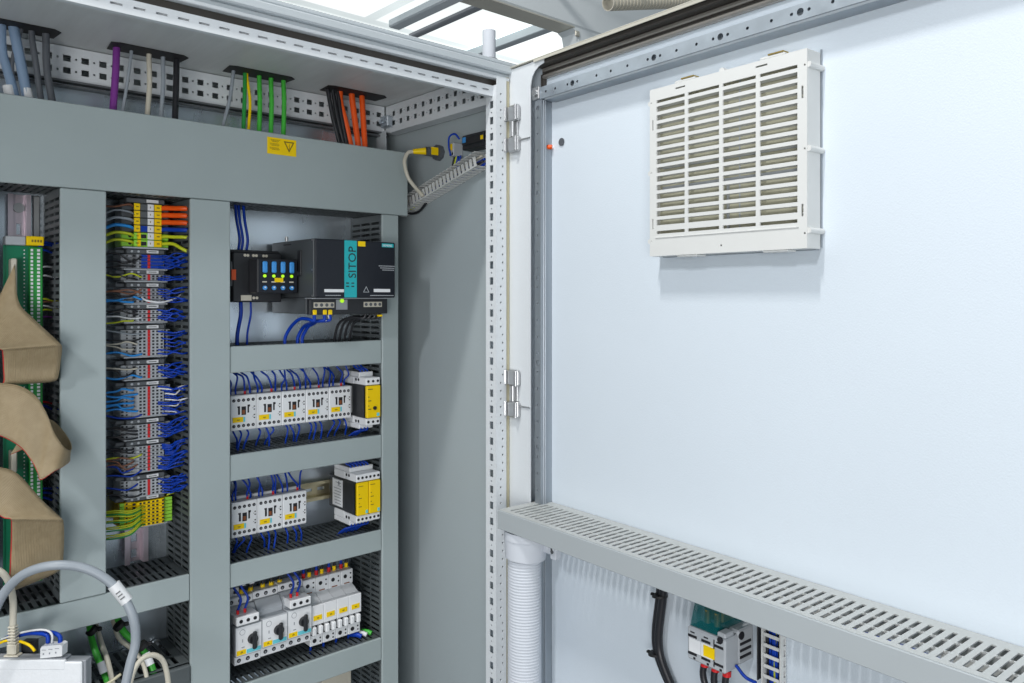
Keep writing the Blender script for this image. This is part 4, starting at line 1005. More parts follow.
def term_group(kind, py0, py1, label, nred=None, grey_first=False):
    z1, z0 = tz(py0), tz(py1); n = max(1, round((z1-z0)/.0053)); st_ = (z1-z0)/n
    g = thing('terminal_block', label, 'terminal block', (TX0, TY, z0), 'terminal blocks on the vertical rail')
    for i in range(n):
        if kind not in protos:
            p = slice_proto(kind); protos[kind] = p; q = p
            p.parent = g; p.location = (0, 0, i*st_)
        else:
            p = protos[kind]; q = p.copy(); COL.objects.link(q); q.parent = g; q.location = (0, 0, i*st_)
            for ch in p.children:
                c_ = ch.copy(); COL.objects.link(c_); c_.parent = q
    # end clamp above the group
    b = MB(); b.box((TX0+.010, TY+.004, z1+.0008), (TX0+.066, TY+.045, z1+.0078), .001); b.box((TX0-.004, TY+.012, z1+.0010), (TX0+.0095, TY+.045, z1+.0070), .001); e_ = build(b, 'end_clamp', 'dgrey', g)
    b = MB(); b.box((TX0+.0385, TY+.001, z1+.0022), (TX0+.0560, TY+.0039, z1+.0070), .0005); build(b, 'marker_plate', 'wwire', e_)
    b = MB()
    for xx in (TX0+.0175, TX0+.0270): b.cyl((xx, TY+.0036, z1+.0045), (xx, TY+.0028, z1+.0045), .0019, n=10)
    build(b, 'clamp_screw', 'lgrey', e_)
    b = MB(); b.box((TX0+.041, TY+.0004, z1+.0040), (TX0+.0525, TY+.0009, z1+.0052)); build(b, 'marker_print', 'dgrey', e_)
    b = MB(); b.box((TX0+.006, TY+.003, z0-.0026), (TX0+.070, TY+.045, z0-.0002), .0005); build(b, 'end_plate', 'lgrey', g)
    return z0, z1, n
groups = [('blue', 254.5, 268.5), ('dark', 275, 280.5), ('dark', 288, 303), ('grey2', 309.5, 321.5), ('grey2', 330, 356), ('grey2', 365, 378.5), ('grey', 386.5, 416), ('grey', 424, 438), ('grey', 445.5, 471), ('grey', 480, 495.5), ('earth', 501, 526)]
posn = ['blue and dark grey terminal block under the power terminals', 'thin dark single row terminal strip below the blue terminals', 'dark grey terminal block with brown wires on its left', 'light grey terminal block with a yellow wire on its left, fourth below the power terminals',
        'tall light grey terminal block with two cream wires on its left', 'short light grey terminal block between two taller ones, one cream wire on its left', 'grey terminal block with light blue wires left and white wires right',
        'short grey terminal block with dense dark blue wires, third above the earth terminals', 'tall grey terminal block with brown wires on its left', 'short grey terminal block directly above the yellow earth terminals', 'bright yellow and green earth terminal block at the bottom of the column']
info = []
for (kd, a, c_), lb in zip(groups, posn): info.append((kd,)+term_group(kd, a, c_, lb))
# big power terminals
zt_, zb2 = tz(203.5), tz(247); st_ = (zt_-zb2)/6
pg = thing('power_terminal_block', 'yellow tagged power terminal block with orange cables at the top of the column', 'terminal block', (TX0, TY, zb2))
for i in range(6):
    z = zt_-(i+1)*st_; gr = i > 3
    b = MB(); b.box((TX0+.004, TY+.010, z+.0004), (TX0+.020, TY+.045, z+st_-.0004), .001); b.box((TX0+.0203, TY+.002, z+.0004), (TX0+.061, TY+.045, z+st_-.0004), .001); b.box((TX0+.0613, TY+.008, z+.0004), (TX0+.073, TY+.045, z+st_-.0004), .001)
    tt = build(b, 'terminal', 'lime' if gr else 'dgrey', pg)
    if i == 3:
        b = MB(); b.box((TX0+.030, TY+.0013, z+.0010), (TX0+.0395, TY+.0019, z+st_-.0012)); build(b, 'blue_insert', 'blue', tt)
    for (xa_, xb_) in (((.0490, .0600), (.025, .0295)) if gr else ((.0200, .0285), (.0495, .0600))):
        b = MB(); b.box((TX0+xa_, TY+.0006, z+.0007), (TX0+xb_, TY+.0019, z+st_-.0007)); build(b, 'yellow_tag', 'yel', tt)
    b = MB(); b.box((TX0+.0395, TY+.0005, z+.0008), (TX0+.0485, TY+.0012, z+st_-.0008)); build(b, 'white_marker', 'white', tt)
    b = MB(); b.box((TX0+.0230, TY+.0001, z+st_*.42), (TX0+.0262, TY+.0004, z+st_*.58)); b.box((TX0+.0530, TY+.0001, z+st_*.42), (TX0+.0570, TY+.0004, z+st_*.58)); b.box((TX0+.0430, TY+.0001, z+st_*.38), (TX0+.0440, TY+.0004, z+st_*.62)); build(b, 'tag_print', 'ydark', tt)
    if gr:
        b = MB(); b.cyl((TX0+.0165, TY+.0094, z+st_/2), (TX0+.0165, TY+.012, z+st_/2), .0025, n=8); b.box((TX0+.0305, TY+.0014, z+.002), (TX0+.038, TY+.0019, z+st_-.003)); build(b, 'terminal_opening', 'hole', tt)
    # cables
    m_r = ['orange', 'orange', 'orange', 'lblue', 'yg', 'yg'][i]; nm = ['orange', 'orange', 'orange', 'blue', 'yellow green', 'yellow green'][i]
    m_r = 'blue' if i == 3 else m_r
    zc = z+st_/2; r_ = .0041 if i < 3 else (.0036 if i == 3 else .0028)
    o1 = ['topmost', 'second', 'third', '', 'upper', 'lower'][i]
    wire([(TX0+.060, TY+.006, zc), (TX0+.066, TY-.001, zc+.0008), (TX0+.074, TY-.012, zc), (TX0+.082, TY-.024, zc-(.0005 if i < 5 else .007)), (TX0+.090, TY-.030, zc-(.001 if i < 5 else .012))], r_, m_r,
         ('%s %s cable leaving the power terminals to the right' % (o1, nm)).strip(), 'cables right of the power terminals', 'cable', 'cable', 8)
    m_l, nl, r_l = [('bwire', 'brown', .0016), ('gcable', 'grey', .0015), ('gcable', 'light grey', .0023), ('lblue', 'light blue', .0026), ('yg', 'yellow green', .0024), ('yg', 'lower yellow green', .0022)][i]
    wire([(TX0+.021, TY+.006, zc), (TX0+.012, TY-.001, zc+.0025), (TX0-.006, TY+.002, zc+.004-(.006 if i == 0 else 0)), (TX0-.022, TY+.006, zc-.002), (TX0-.036, TY+.012, zc)], r_l, m_l, '%s wire entering the power terminals from the left' % nl, 'wires left of the power terminals')
b = MB(); b.box((TX0+.0385, TY+.001, zt_+.0018), (TX0+.0560, TY+.0039, zt_+.0066), .0005); build(b, 'marker_plate', 'wwire', pg)
b = MB(); b.box((TX0+.010, TY+.004, zt_+.0006), (TX0+.066, TY+.045, zt_+.0078), .001); build(b, 'end_clamp', 'dgrey', pg)
b = MB(); b.box((TX0+.004, TY+.001, zb2-.0028), (TX0+.070, TY+.045, zb2-.0004)); build(b, 'end_plate', 'lgrey', pg)

# wires of the column
rr = random.Random(11)
def rwire(z, m_, nm, gi, xs=None, up=0, r_=None):
    xs = xs or TX0+.0535+rr.choice((0, .006, .012))
    r_ = r_ or rr.uniform(.0010, .0014); xe = XC0+.003; ze = z+up+rr.uniform(-.004, .006)
    ye = TY-rr.uniform(.006, .030); ze = z+up+rr.uniform(-.006, .008)
    wire([(xs, TY+.003, z), (xs+.004, TY-.003, z), (xs+.012, TY-.009, z-.0010), ((xs+xe)/2+.002, (TY-.012+ye)/2, (z+ze)/2-rr.uniform(-.003, .005)), (xe-.005, ye, ze-.001), (xe+.004, ye+.002, ze)], r_, m_,
         '%s wire bowing right out of the %s' % (nm, gname[gi]), '%s wires right of terminal block %s' % (nm, gname[gi]))
def lwire(z, m_, nm, gi, xe=None, sag=0, r_=None):
    xe = xe or TX0+.031-rr.choice((0, .006, .012)); r_ = r_ or .0013
    wire([(xe, TY+.002, z), (xe-.003, TY-.003, z-.001), (xe-.016, TY-.001, z-.002+sag), (TX0-.006, TY+.004, z+rr.uniform(-.004, .005)), (XA1-.004, TY+.012, z+rr.uniform(-.007, .009))], r_, m_,
         '%s wire running left out of the %s' % (nm, gname[gi]), '%s wires left of terminal block %s' % (nm, gname[gi]))
gname = ['blue terminal block', 'thin dark terminal strip', 'dark grey terminal block', 'fourth grey terminal block', 'tall terminal block with cream wires', 'short terminal block below the cream wires', 'terminal block with light blue wires', 'short terminal block with dense blue wires', 'terminal block with brown wires', 'terminal block above the earth terminals', 'yellow earth terminal block']
spec = [(9, 'blue', [('kwire', 'black')]*3), (3, 'blue', [('yg', 'yellow green'), ('kwire', 'black')]), (6, 'blue', [('bwire', 'brown'), ('bwire', 'brown'), ('kwire', 'black'), ('lblue', 'light blue'), ('lblue', 'light blue')]),
        (6, 'blue', [('kwire', 'black'), ('kwire', 'black'), ('wwire', 'white'), ('yg', 'yellow')]), (7, 'blue', [('gcable', 'grey'), ('kwire', 'black'), ('cream', 'cream'), ('cream', 'cream'), ('lblue', 'light blue')]),
        (8, 'blue', [('cream', 'cream'), ('kwire', 'black'), ('lblue', 'light blue')]), (15, 'mix', [('lblue', 'light blue')]*6+[('blue', 'dark blue')]), (11, 'blue', [('kwire', 'black')]*4),
        (17, 'blue', [('kwire', 'black'), ('kwire', 'black'), ('yg', 'yellow'), ('bwire', 'brown'), ('bwire', 'brown'), ('bwire', 'brown'), ('blue', 'dark blue'), ('blue', 'dark blue')]), (12, 'blue', [('blue', 'dark blue'), ('kwire', 'black'), ('kwire', 'black')]), (0, '', [])]
for gi, ((nr, cr_, ll), (kd, z0, z1, n)) in enumerate(zip(spec, info)):
    for i in range(nr):
        z = z1-(i+.5)*(z1-z0)/nr
        mm, nn = ('blue', 'blue')
        if cr_ == 'mix' and i % 3 == 1: mm, nn = ('wwire', 'white')
        rwire(z, mm, nn, gi, up=.008 if gi in (7, 8, 9) else .002)
    for i, (mm, nn) in enumerate(ll):
        z = z1-(i+.5)*(z1-z0)/max(1, len(ll)); lwire(z, mm, nn, gi, sag=rr.uniform(-.006, .006), r_=.0016 if nn == 'light blue' else None)
# long white/blue wire over dark grey block
z = info[2][1]
wire([(TX0+.03, TY+.002, z+.010), (TX0+.036, TY-.006, z+.004), (TX0+.055, TY-.010, z+.001), (TX0+.078, TY-.004, z+.006), (XC0+.006, TY+.008, z+.013)], .0016, 'wwire', 'long white wire sagging across the dark grey terminal block', None)
# earth wires fan
kd, z0, z1, n = info[10]
for i in range(12):
    z = z1-.004-(i+.5)*(z1-z0-.006)/12; m_ = ('yg', 'yg', 'dgreen')[i % 3]; xe = TX0+.030
    sag = -.013 if i > 8 else (-.009 if i > 5 else (-.005 if i > 3 else -.001))
    wire([(xe+.006*(i % 2), TY+.001, z), (xe-.004, TY-.006, z-.001), (TX0+.012, TY-.010, z-.003+sag*.5), (TX0-.008, TY-.004, z+sag), (XA1-.004, TY+.010, z+sag-.002+.002*(i % 2))], .0011, m_, '%s earth wire fanning left from the yellow terminals' % ('green' if m_ == 'dgreen' else 'yellow'), '%s earth wires left of the yellow terminals' % ('green' if m_ == 'dgreen' else 'yellow'))
wire([(TX0+.070, TY+.008, z1+.002), (TX0+.076, TY+.006, z1+.004), (TX0+.082, TY+.01, z1+.003)], .0014, 'yg', 'stray yellow green wire end at the right of the earth terminals', None)

# ------------------------------------------------------------------ left bay: rail, circuit board terminal, ribbons
LY = 1.27
dl = thing('din_rail', 'wide pinkish slotted din rail behind the green circuit board at the top left', 'din rail', (.2, YB, -.40), 'vertical din rails')
rx0, rx1 = on_y(8, 1.322), on_y(31, 1.322)
b = MB(); wd = rx1-rx0
zc_ = PT(20, 208, 1.33).z; zc2_ = PT(20, 229, 1.33).z
b.perf((rx0, YB-.004, -.42), (1,0,0), (0,0,1), (0,.001,0), (wd*.2, wd*.8), (0, .570), [(wd*.5-.0028, wd*.5+.0028, zc2_-.008+.42, zc2_+.008+.42)]+[(wd*.5-.0028, wd*.5+.0028, z-.006, z+.006) for z in [.03+.036*i for i in range(12)]])
b.box((rx0, 1.322, -.42), (rx0+wd*.2, 1.323, .15)); b.box((rx0+wd*.8, 1.322, -.42), (rx1, 1.323, .15)); b.box((rx0+wd*.2, 1.3231, -.42), (rx0+wd*.2+.001, YB-.0041, .15)); b.box((rx0+wd*.8-.001, 1.3231, -.42), (rx0+wd*.8, YB-.0041, .15))
build(b, 'rail_profile', 'rail', dl)
b = MB(); b.cyl((rx0+wd/2, YB-.0042, zc_), (rx0+wd/2, YB-.008, zc_), .0072, n=20); build(b, 'mounting_screw', 'steel', dl)
b = MB(); b.box((rx1+.004, YB-.006, -.42), (rx1+.0125, YB-.0005, .15), .001); build(b, 'bright_edge', 'steel', dl)
pcx0, pcx1 = on_y(3, LY), on_y(43, LY)
cbp = thing('circuit_board_terminal', 'long green circuit board with rows of white terminals at the left', 'circuit board', ((pcx0+pcx1)/2, LY, -.40))
zt0 = PT(25, 246, LY).z
b = MB(); b.box((pcx0, LY, -.40), (pcx1-.004, LY+.002, zt0)); b.box((pcx0, LY-.003, -.40), (pcx0+.0015, LY-.0001, zt0)); build(b, 'board', 'pcb', cbp)
b = MB(); b.box((on_y(28, LY), LY-.013, -.40), (on_y(41, LY), LY-.0001, zt0-.002), .001); build(b, 'terminal_housing', 'lime' if False else 'dgreen', cbp)
b = MB(); b.box((pcx0+.001, LY-.014, zt0+.0002), (on_y(24, LY), LY+.01, zt0+.0125), .001); build(b, 'end_cap', 'lgrey', cbp)
b = MB(); b.box((on_y(24.5, LY), LY-.0145, zt0+.0004), (on_y(42, LY), LY+.01, zt0+.0135), .001); build(b, 'yellow_end_label', 'yel', cbp)
tm = text_mb('-X101', .0065, (on_y(29, LY), LY-.0149, zt0+.0040), (1,0,0), (0,0,1)) if False else None
b = MB()
for q in range(4): b.box((on_y(29.5, LY)+q*.0035, LY-.0149, zt0+.005), (on_y(29.5, LY)+q*.0035+.0022, LY-.0146, zt0+.0085))
build(b, 'label_print', 'ydark', cbp)
b = MB()
n = int((zt0+.40)/.0052)
for i in range(n):
    z = zt0-.006-i*.0052
    b.box((on_y(30.5, LY-.013), LY-.0142, z-.0018), (on_y(33, LY-.013), LY-.0131, z+.0014)); b.box((on_y(37, LY-.013), LY-.0142, z-.0018), (on_y(40, LY-.013), LY-.0131, z+.0014)); b.box((on_y(23.5, LY), LY-.0012, z-.0010), (on_y(24.8, LY), LY-.0001, z+.0008))
build(b, 'contact_row', 'white', cbp)
for q, (pa, pb) in enumerate(((259, 300), (449, 470))):
    za, zb_ = PT(14, pa, LY).z, PT(14, pb, LY).z
    b = MB(); b.box((on_y(11, LY-.02), LY-.022, zb_), (on_y(17, LY-.02), LY-.0001, za), .0015); build(b, 'ribbon_socket', 'cream', cbp)
for k, (pa, m_, nm) in enumerate(((243, 'blue', 'blue'), (246, 'blue', 'blue'), (250, 'blue', 'blue'), (268, 'wwire', 'white'), (271, 'kwire', 'black'), (276, 'wwire', 'white'), (280, 'kwire', 'black'), (299, 'yel', 'yellow'), (303, 'bwire', 'brown'), (306, 'wwire', 'white'), (311, 'yg', 'yellow'), (318, 'purple', 'purple'), (402, 'red', 'red'), (405, 'blue', 'blue'), (489, 'blue', 'blue'), (493, 'blue', 'blue'), (497, 'blue', 'blue'))):
    a = PT(39, pa, LY-.012); c_ = PT(59, pa+random.uniform(-3, 7), 1.29)
    wire([a, a.lerp(c_, .3)+Vector((0, -.004, .001)), a.lerp(c_, .7)+Vector((0, -.001, -.001)), c_+Vector((.004, 0, 0))], .0014 if nm != 'blue' else .0017, m_ if m_ != 'yel' else 'yg', 'short %s wire from the right edge of the green circuit board' % nm, '%s wires right of the green circuit board' % nm)

def ribbon(rows, label, seg=8, th=.0009):
    L = [PT(*r_[0]) for r_ in rows]; Rr = [PT(*r_[1]) for r_ in rows]
    def cr_(P):
        E = [P[0]*2-P[1]]+P+[P[-1]*2-P[-2]]; Q = []
        for i in range(1, len(E)-2):
            for j in range(seg):
                t_ = j/seg; a, b_, c_, d_ = E[i-1], E[i], E[i+1], E[i+2]
                Q.append(.5*((2*b_)+(c_-a)*t_+(2*a-5*b_+4*c_-d_)*t_*t_+(3*b_-a-3*c_+d_)*t_**3))
        Q.append(P[-1]); return Q
    A, B = cr_(L), cr_(Rr); nc = 10; mb = MB(); mb.uv = []; n = len(A); G = []
    for i in range(n):
        G.append([A[i].lerp(B[i], j/nc) for j in range(nc+1)])
    nrm = []
    for i in range(n):
        row = []
        for j in range(nc+1):
            du = G[min(i+1, n-1)][j]-G[max(i-1, 0)][j]; dv_ = G[i][min(j+1, nc)]-G[i][max(j-1, 0)]
            q = du.cross(dv_); row.append(q.normalized() if q.length > 1e-12 else Vector((0,-1,0)))
        nrm.append(row)
    for s_ in (0, 1):
        for i in range(n):
            for j in range(nc+1): mb.v.append(tuple(G[i][j]+nrm[i][j]*(th*(s_-.5)))); mb.uv.append((j/nc, i/n))
    S = n*(nc+1); I = lambda s_, i, j: s_*S+i*(nc+1)+j
    for i in range(n-1):
        for j in range(nc):
            mb.face([I(0,i,j), I(0,i,j+1), I(0,i+1,j+1), I(0,i+1,j)], True); mb.face([I(1,i,j), I(1,i+1,j), I(1,i+1,j+1), I(1,i,j+1)], True)
        mb.face([I(0,i,0), I(0,i+1,0), I(1,i+1,0), I(1,i,0)]); mb.face([I(0,i,nc), I(1,i,nc), I(1,i+1,nc), I(0,i+1,nc)])
    return solo(mb, 'ribbon_cable', 'ribbon', label, 'ribbon cable', 'beige ribbon cables')
ribbon([((15, 264, 1.245), (-2, 300, 1.235)), ((18.5, 301, 1.225), (-16, 332, 1.205)), ((34, 319, 1.205), (-14, 343, 1.185)), ((49, 333, 1.190), (-10, 348, 1.175)), ((60, 343.5, 1.180), (0, 349.5, 1.170)), ((62, 348, 1.186), (2, 352, 1.178)), ((60.5, 362, 1.200), (3, 368, 1.192)), ((57.5, 378.5, 1.205), (3, 382.5, 1.200)), ((50, 382, 1.225), (-4, 386, 1.215))],
       'uppermost beige ribbon cable, folded with its point to the right')
ribbon([((-22, 386, 1.20), (-22, 432, 1.19)), ((0, 383, 1.20), (0, 436, 1.19)), ((20, 386, 1.195), (20, 447, 1.175)), ((36, 396, 1.19), (32, 462, 1.165)), ((47, 414, 1.18), (38, 474, 1.160)), ((54, 432, 1.17), (41, 480, 1.155)), ((64, 447, 1.165), (55, 471, 1.155)), ((71, 450, 1.180), (64, 466, 1.165)), ((70, 441, 1.200), (70, 459, 1.190)), ((60, 427, 1.215), (60, 448, 1.210)), ((48, 419, 1.225), (36, 445, 1.220)), ((30, 425, 1.23), (10, 455, 1.23))],
       'middle beige ribbon cable, curling into a rolled loop at the right')
ribbon([((-25, 462, 1.20), (-25, 508, 1.19)), ((0, 467, 1.20), (-6, 512, 1.18)), ((18, 474, 1.195), (0, 516, 1.175)), ((42, 500, 1.185), (4, 518, 1.165)), ((61, 518, 1.175), (10, 519, 1.160)), ((63.5, 523, 1.182), (11, 524, 1.168)), ((64, 540, 1.195), (10.5, 550, 1.185)), ((62, 566, 1.200), (8, 586, 1.190)), ((54, 574, 1.215), (0, 596, 1.205))],
       'lowest beige ribbon cable, hanging down to the grey duct')

# ------------------------------------------------------------------ cables entering through the roof
def seal_box(pa, pb, label):
    x0, x1 = on_y(pa, 1.28), on_y(pb, 1.28)
    b = MB(); b.prism([(x0-.003, 1.262), (x0+.008, 1.257), (x1-.006, 1.257), (x1+.004, 1.266), (x1+.001, 1.302), (x0+.001, 1.302)], 2, ZT-.0014, ZT-.0004)
    solo(b, 'cable_entry_seal', 'blackr', label, 'cable seal', 'black cable entry seals in the roof')
seal_box(-12, 56, 'black roof cable seal at the far left, around the blue grey cables')
seal_box(110, 183, 'black roof cable seal around the purple and cream cables')
seal_box(227, 289, 'black roof cable seal around the green cables')
seal_box(325, 381, 'black roof cable seal around the orange cables')
def drop(pts, wpx, m_, label, group=None, y0=1.285, y1=1.275):
    P = []
    n = len(pts)
    for i, (px, py) in enumerate(pts): P.append(PT(px, py, y0+(y1-y0)*i/(n-1)))
    P = [Vector((P[0].x-(P[1].x-P[0].x)*.15, P[0].y, ZT+.004))]+P
    P.append(P[-1]+(P[-1]-P[-2]).normalized()*.035)
    d = P[1].x*sa+P[1].y*ca; b = MB(); b.tube(P, wpx*.5*d/F, n=10, seg=6)
    solo(b, 'cable', m_, label, 'cable', group)
drop([(2, 50), (8, 72), (15, 98)], 9, 'bgcable', 'blue grey cable at the very left of the roof entry', 'roof entry cables')
drop([(14, 30), (20, 60), (28, 100)], 10, 'bgcable', 'thick blue grey cable with white collar, second from the left of the roof entry', 'roof entry cables')
drop([(32, 38), (36, 65), (41, 100)], 6, 'dcable', 'dark grey cable right of the blue grey cables', 'roof entry cables')
drop([(46, 42), (47, 70), (52, 101)], 7, 'dcable', 'dark grey cable, last of the left roof bundle', 'roof entry cables')
drop([(20, 34), (12, 65), (17, 98)], 4, 'dcable', 'thin dark cable between the two blue grey cables', 'roof entry cables')
for (pa, pb, c_, lb) in ((8, 86, 1.268, 'white tape collar on the leftmost blue grey cable'), (26, 89, 1.268, 'white tape collar on the second blue grey cable')):
    a, e_ = PT(pa, pb, 1.2763), PT(pa+2.6, pb+11, 1.2745); b = MB(); b.cyl(a, e_, .0070, n=14); solo(b, 'cable_collar', 'wwire', lb, 'cable collar')
drop([(116.5, 51), (115.5, 75), (113, 110)], 7, 'purple', 'bright purple cable dropping from the roof')
drop([(131, 55), (128, 78), (123, 110)], 3.2, 'gcable', 'thin pale grey cable right of the purple cable', 'roof entry cables')
drop([(149, 58), (149.5, 85), (147.5, 114)], 5, 'cream', 'cream cable in the middle of the second roof bundle')
drop([(163, 61), (163, 88), (161, 116)], 4.2, 'gcable', 'grey cable between the cream and the black cables', 'roof entry cables')
drop([(176.5, 62), (176, 90), (175, 119)], 6, 'kwire', 'black cable at the right of the purple cable bundle')
drop([(233, 75), (230, 98), (223, 126)], 3.6, 'gcable', 'slanting grey cable left of the green cables', 'roof entry cables')
drop([(245, 77), (244.5, 100), (243.5, 129)], 4, 'dgreen', 'dark green cable beside the yellow stripe')
drop([(247, 78), (250, 102), (248.5, 130)], 3, 'yel', 'yellow earth wire curving beside the dark green cable')
for k, px in enumerate((259.3, 271, 283.5)): drop([(px, 81+k*1.5), (px+.6, 105), (px-.2, 132+k*1.5)], 4.6, 'green', ('left', 'middle', 'right')[k]+' of the three bright green cables from the roof', 'green roof cables')
for k, (a, e_) in enumerate(((328, 340), (333, 344), (338, 347))): drop([(a, 91+k), ((a+e_)/2-1, 118), (e_, 145)], 4.4, 'kwire', ('left', 'middle', 'right')[k]+' black cable left of the orange cables', 'black roof cables')
for k, (a, e_) in enumerate(((340.5, 351), (352, 358.5), (362, 365))): drop([(a, (103, 98, 99)[k]), ((a+e_)/2, 123), (e_, 147)], (6, 6, 5.6)[k], 'orange', ('left', 'middle', 'right')[k]+' of the three orange cables from the roof', 'orange roof cables')

# ------------------------------------------------------------------ side panel fittings
def SP(px, py, x=XR):           # point on a plane x = const
    y = x/math.tan(R(A0)+math.atan((px-512)/F)); return Vector((x, y, zat(x, y, py)))
c = SP(438, 153, XR-.004)
sk = thing('round_socket', 'round black socket with yellow cable plug on the side panel', 'socket', (XR-.002, c.y, c.z-.013))
b = MB(); b.cyl((XR-.0005, c.y-.002, c.z), (XR-.010, c.y-.002, c.z), .0150, n=8); b.cyl((XR-.010, c.y-.002, c.z), (XR-.032, c.y, c.z), .0095, .0085, n=16); build(b, 'socket_body', 'dcable', sk)
b = MB(); b.box((XR-.026, c.y-.0085, c.z-.007), (XR-.012, c.y-.0120, c.z+.007)); build(b, 'yellow_tag', 'yel', sk)
p0 = Vector((XR-.032, c.y, c.z)); p1 = SP(415, 151, XR-.05); p1.y = c.y; p1 = PT(413, 151.5, c.y+.012)
b = MB(); b.tube([p0, p0.lerp(p1, .5), p1], .006, n=12, radii=lambda u: .0068-.0022*u); pl = build(b, 'yellow_plug', 'yel', sk)
P = [p1, PT(408, 153, c.y+.015), PT(404.5, 162, c.y+.015), PT(408, 177, c.y+.012), PT(415, 187, c.y+.010), PT(423, 196, c.y+.010)]
b = MB(); b.tube(P, .0036, n=10); solo(b, 'cable', 'cream', 'short white cable looping from the yellow plug to the comb duct', 'cable')
c = SP(473, 143, XR)
bk = thing('black_contact_block', 'black contact block with yellow tag high on the side panel', 'contact block', (XR-.002, c.y, c.z-.015))
a = SP(462, 143, XR-.026); e_ = SP(486.5, 143, XR-.026); zz = a.z
b = MB(); b.box((XR-.026, e_.y-.004, zz-.0135), (XR-.0005, a.y, zz+.0125), .0015); b.box((XR-.030, e_.y+.004, zz-.006), (XR-.0261, a.y-.004, zz+.009), .001); build(b, 'body', 'black', bk)
b = MB(); b.box((XR-.0308, e_.y+.004, zz-.003), (XR-.0301, e_.y+.011, zz+.004)); build(b, 'yellow_tag', 'yel', bk)
b = MB(); b.box((XR-.0308, a.y-.016, zz-.002), (XR-.0301, a.y-.007, zz+.0075)); build(b, 'blue_print', 'bluef', bk)
a = SP(449, 150, XR-.022)
tb2 = thing('small_terminal', 'small grey terminal with yellow tag left of the black contact block', 'terminal', (XR-.002, a.y-.006, a.z-.014))
b = MB(); b.box((XR-.022, a.y-.014, a.z-.0125), (XR-.0005, a.y, a.z+.0125), .0012); build(b, 'body', 'lgrey', tb2)
b = MB(); b.box((XR-.0228, a.y-.010, a.z-.002), (XR-.0221, a.y-.004, a.z+.010)); build(b, 'yellow_tag', 'yel', tb2)
b = MB(); b.box((XR-.0226, a.y-.0125, a.z-.011), (XR-.0221, a.y-.009, a.z-.006)); b.box((XR-.0226, a.y-.005, a.z-.011), (XR-.0221, a.y-.002, a.z-.006)); build(b, 'terminal_opening', 'hole', tb2)
wy = a.y-.01
wire([(XR-.024, wy+.002, a.z-.012), (XR-.030, wy, a.z+.005), (XR-.033, wy-.006, a.z+.020), (XR-.030, wy-.018, a.z+.0235), (XR-.024, wy-.024, a.z+.014)], .0018, 'blue', 'thin blue wire looping over the black contact block', None)
for k, (dx_, m_, nm) in enumerate(((0, 'kwire', 'black'), (.006, 'yg', 'yellow'), (.011, 'blue', 'left dark blue'), (.018, 'blue', 'right dark blue'))):
    wire([(XR-.012, a.y-.004-dx_, a.z-.012), (XR-.014, a.y-.002-dx_, a.z-.022), (XR-.013, a.y+.004-dx_, a.z-.036)], .0019, m_, '%s wire hanging from the small side panel terminal into the comb duct' % nm, 'wires under the side panel terminal')
# comb duct rising diagonally on the side panel
def SD(u, dx_, dn):              # u along 0..1, dx_ off the panel, dn across
    A_, B_ = SP(405, 211, XR), SP(489, 160, XR); p = A_.lerp(B_, u); dd = (B_-A_).normalized(); nn = dd.cross(Vector((1,0,0))).normalized()
    if nn.z < 0: nn = -nn
    return Vector((p.x-dx_, p.y, p.z))+nn*dn
sdt = thing('comb_duct', 'white open finger comb duct rising diagonally across the side panel', 'wiring duct', SD(.5, .002, -.012))
def obox(mb, cs):                # hexahedron from 8 corners
    n = len(mb.v); mb.v += [tuple(p) for p in cs]
    for q in ((0,3,2,1),(4,5,6,7),(0,1,5,4),(1,2,6,5),(2,3,7,6),(3,0,4,7)): mb.face([n+i for i in q])
def strip(mb, u0, u1, x0, x1, n0, n1):
    obox(mb, [SD(u0,x0,n0), SD(u1,x0,n0), SD(u1,x1,n0), SD(u0,x1,n0), SD(u0,x0,n1), SD(u1,x0,n1), SD(u1,x1,n1), SD(u0,x1,n1)])
b = MB(); strip(b, 0, 1, .0005, .002, -.013, .013); N = 24
for i in range(N):
    u = (i+.2)/N; u1 = u+.60/N
    strip(b, u, u1, .0021, .028, -.014, -.0125); strip(b, u, u1, .0021, .028, .0125, .014)
    strip(b, u, u1, .0281, .0295, -.014, .004)
strip(b, 0, 1, .0296, .031, -.0145, -.012)
build(b, 'comb', 'vent', sdt)
for k in range(4):
    b = MB(); b.tube([SD(u, .009+.005*(k % 2), -.008+.005*k+.001*math.sin(u*9+k)) for u in (0.0, .25, .5, .75, 1)], .0022, n=6)
    solo(b, 'wire', ('blue', 'kwire', 'blue', 'cream')[k], ('lowest dark blue', 'black', 'upper blue', 'cream')[k]+' wire lying in the diagonal comb duct', 'wire', 'wires in the diagonal comb duct')
b = MB(); P = [PT(409, 204, 1.29), PT(413, 212, 1.27), PT(423, 208, 1.24), PT(431, 198, 1.22)]
P = [SP(px, py, XR-.010) for px, py in ((404, 210), (411, 213.5), (419, 211.5), (426, 203))]; b = MB(); b.tube(P, .0025, n=8); solo(b, 'cable', 'kwire', 'black cable hanging in a loop below the diagonal comb duct', 'cable')
P = [SP(px, py, XR-.016) for px, py in ((404, 206), (410, 209), (416, 205.5), (421, 200))]; b = MB(); b.tube(P, .002, n=8); solo(b, 'wire', 'yg', 'yellow wire leaving the low end of the diagonal comb duct', 'wire')

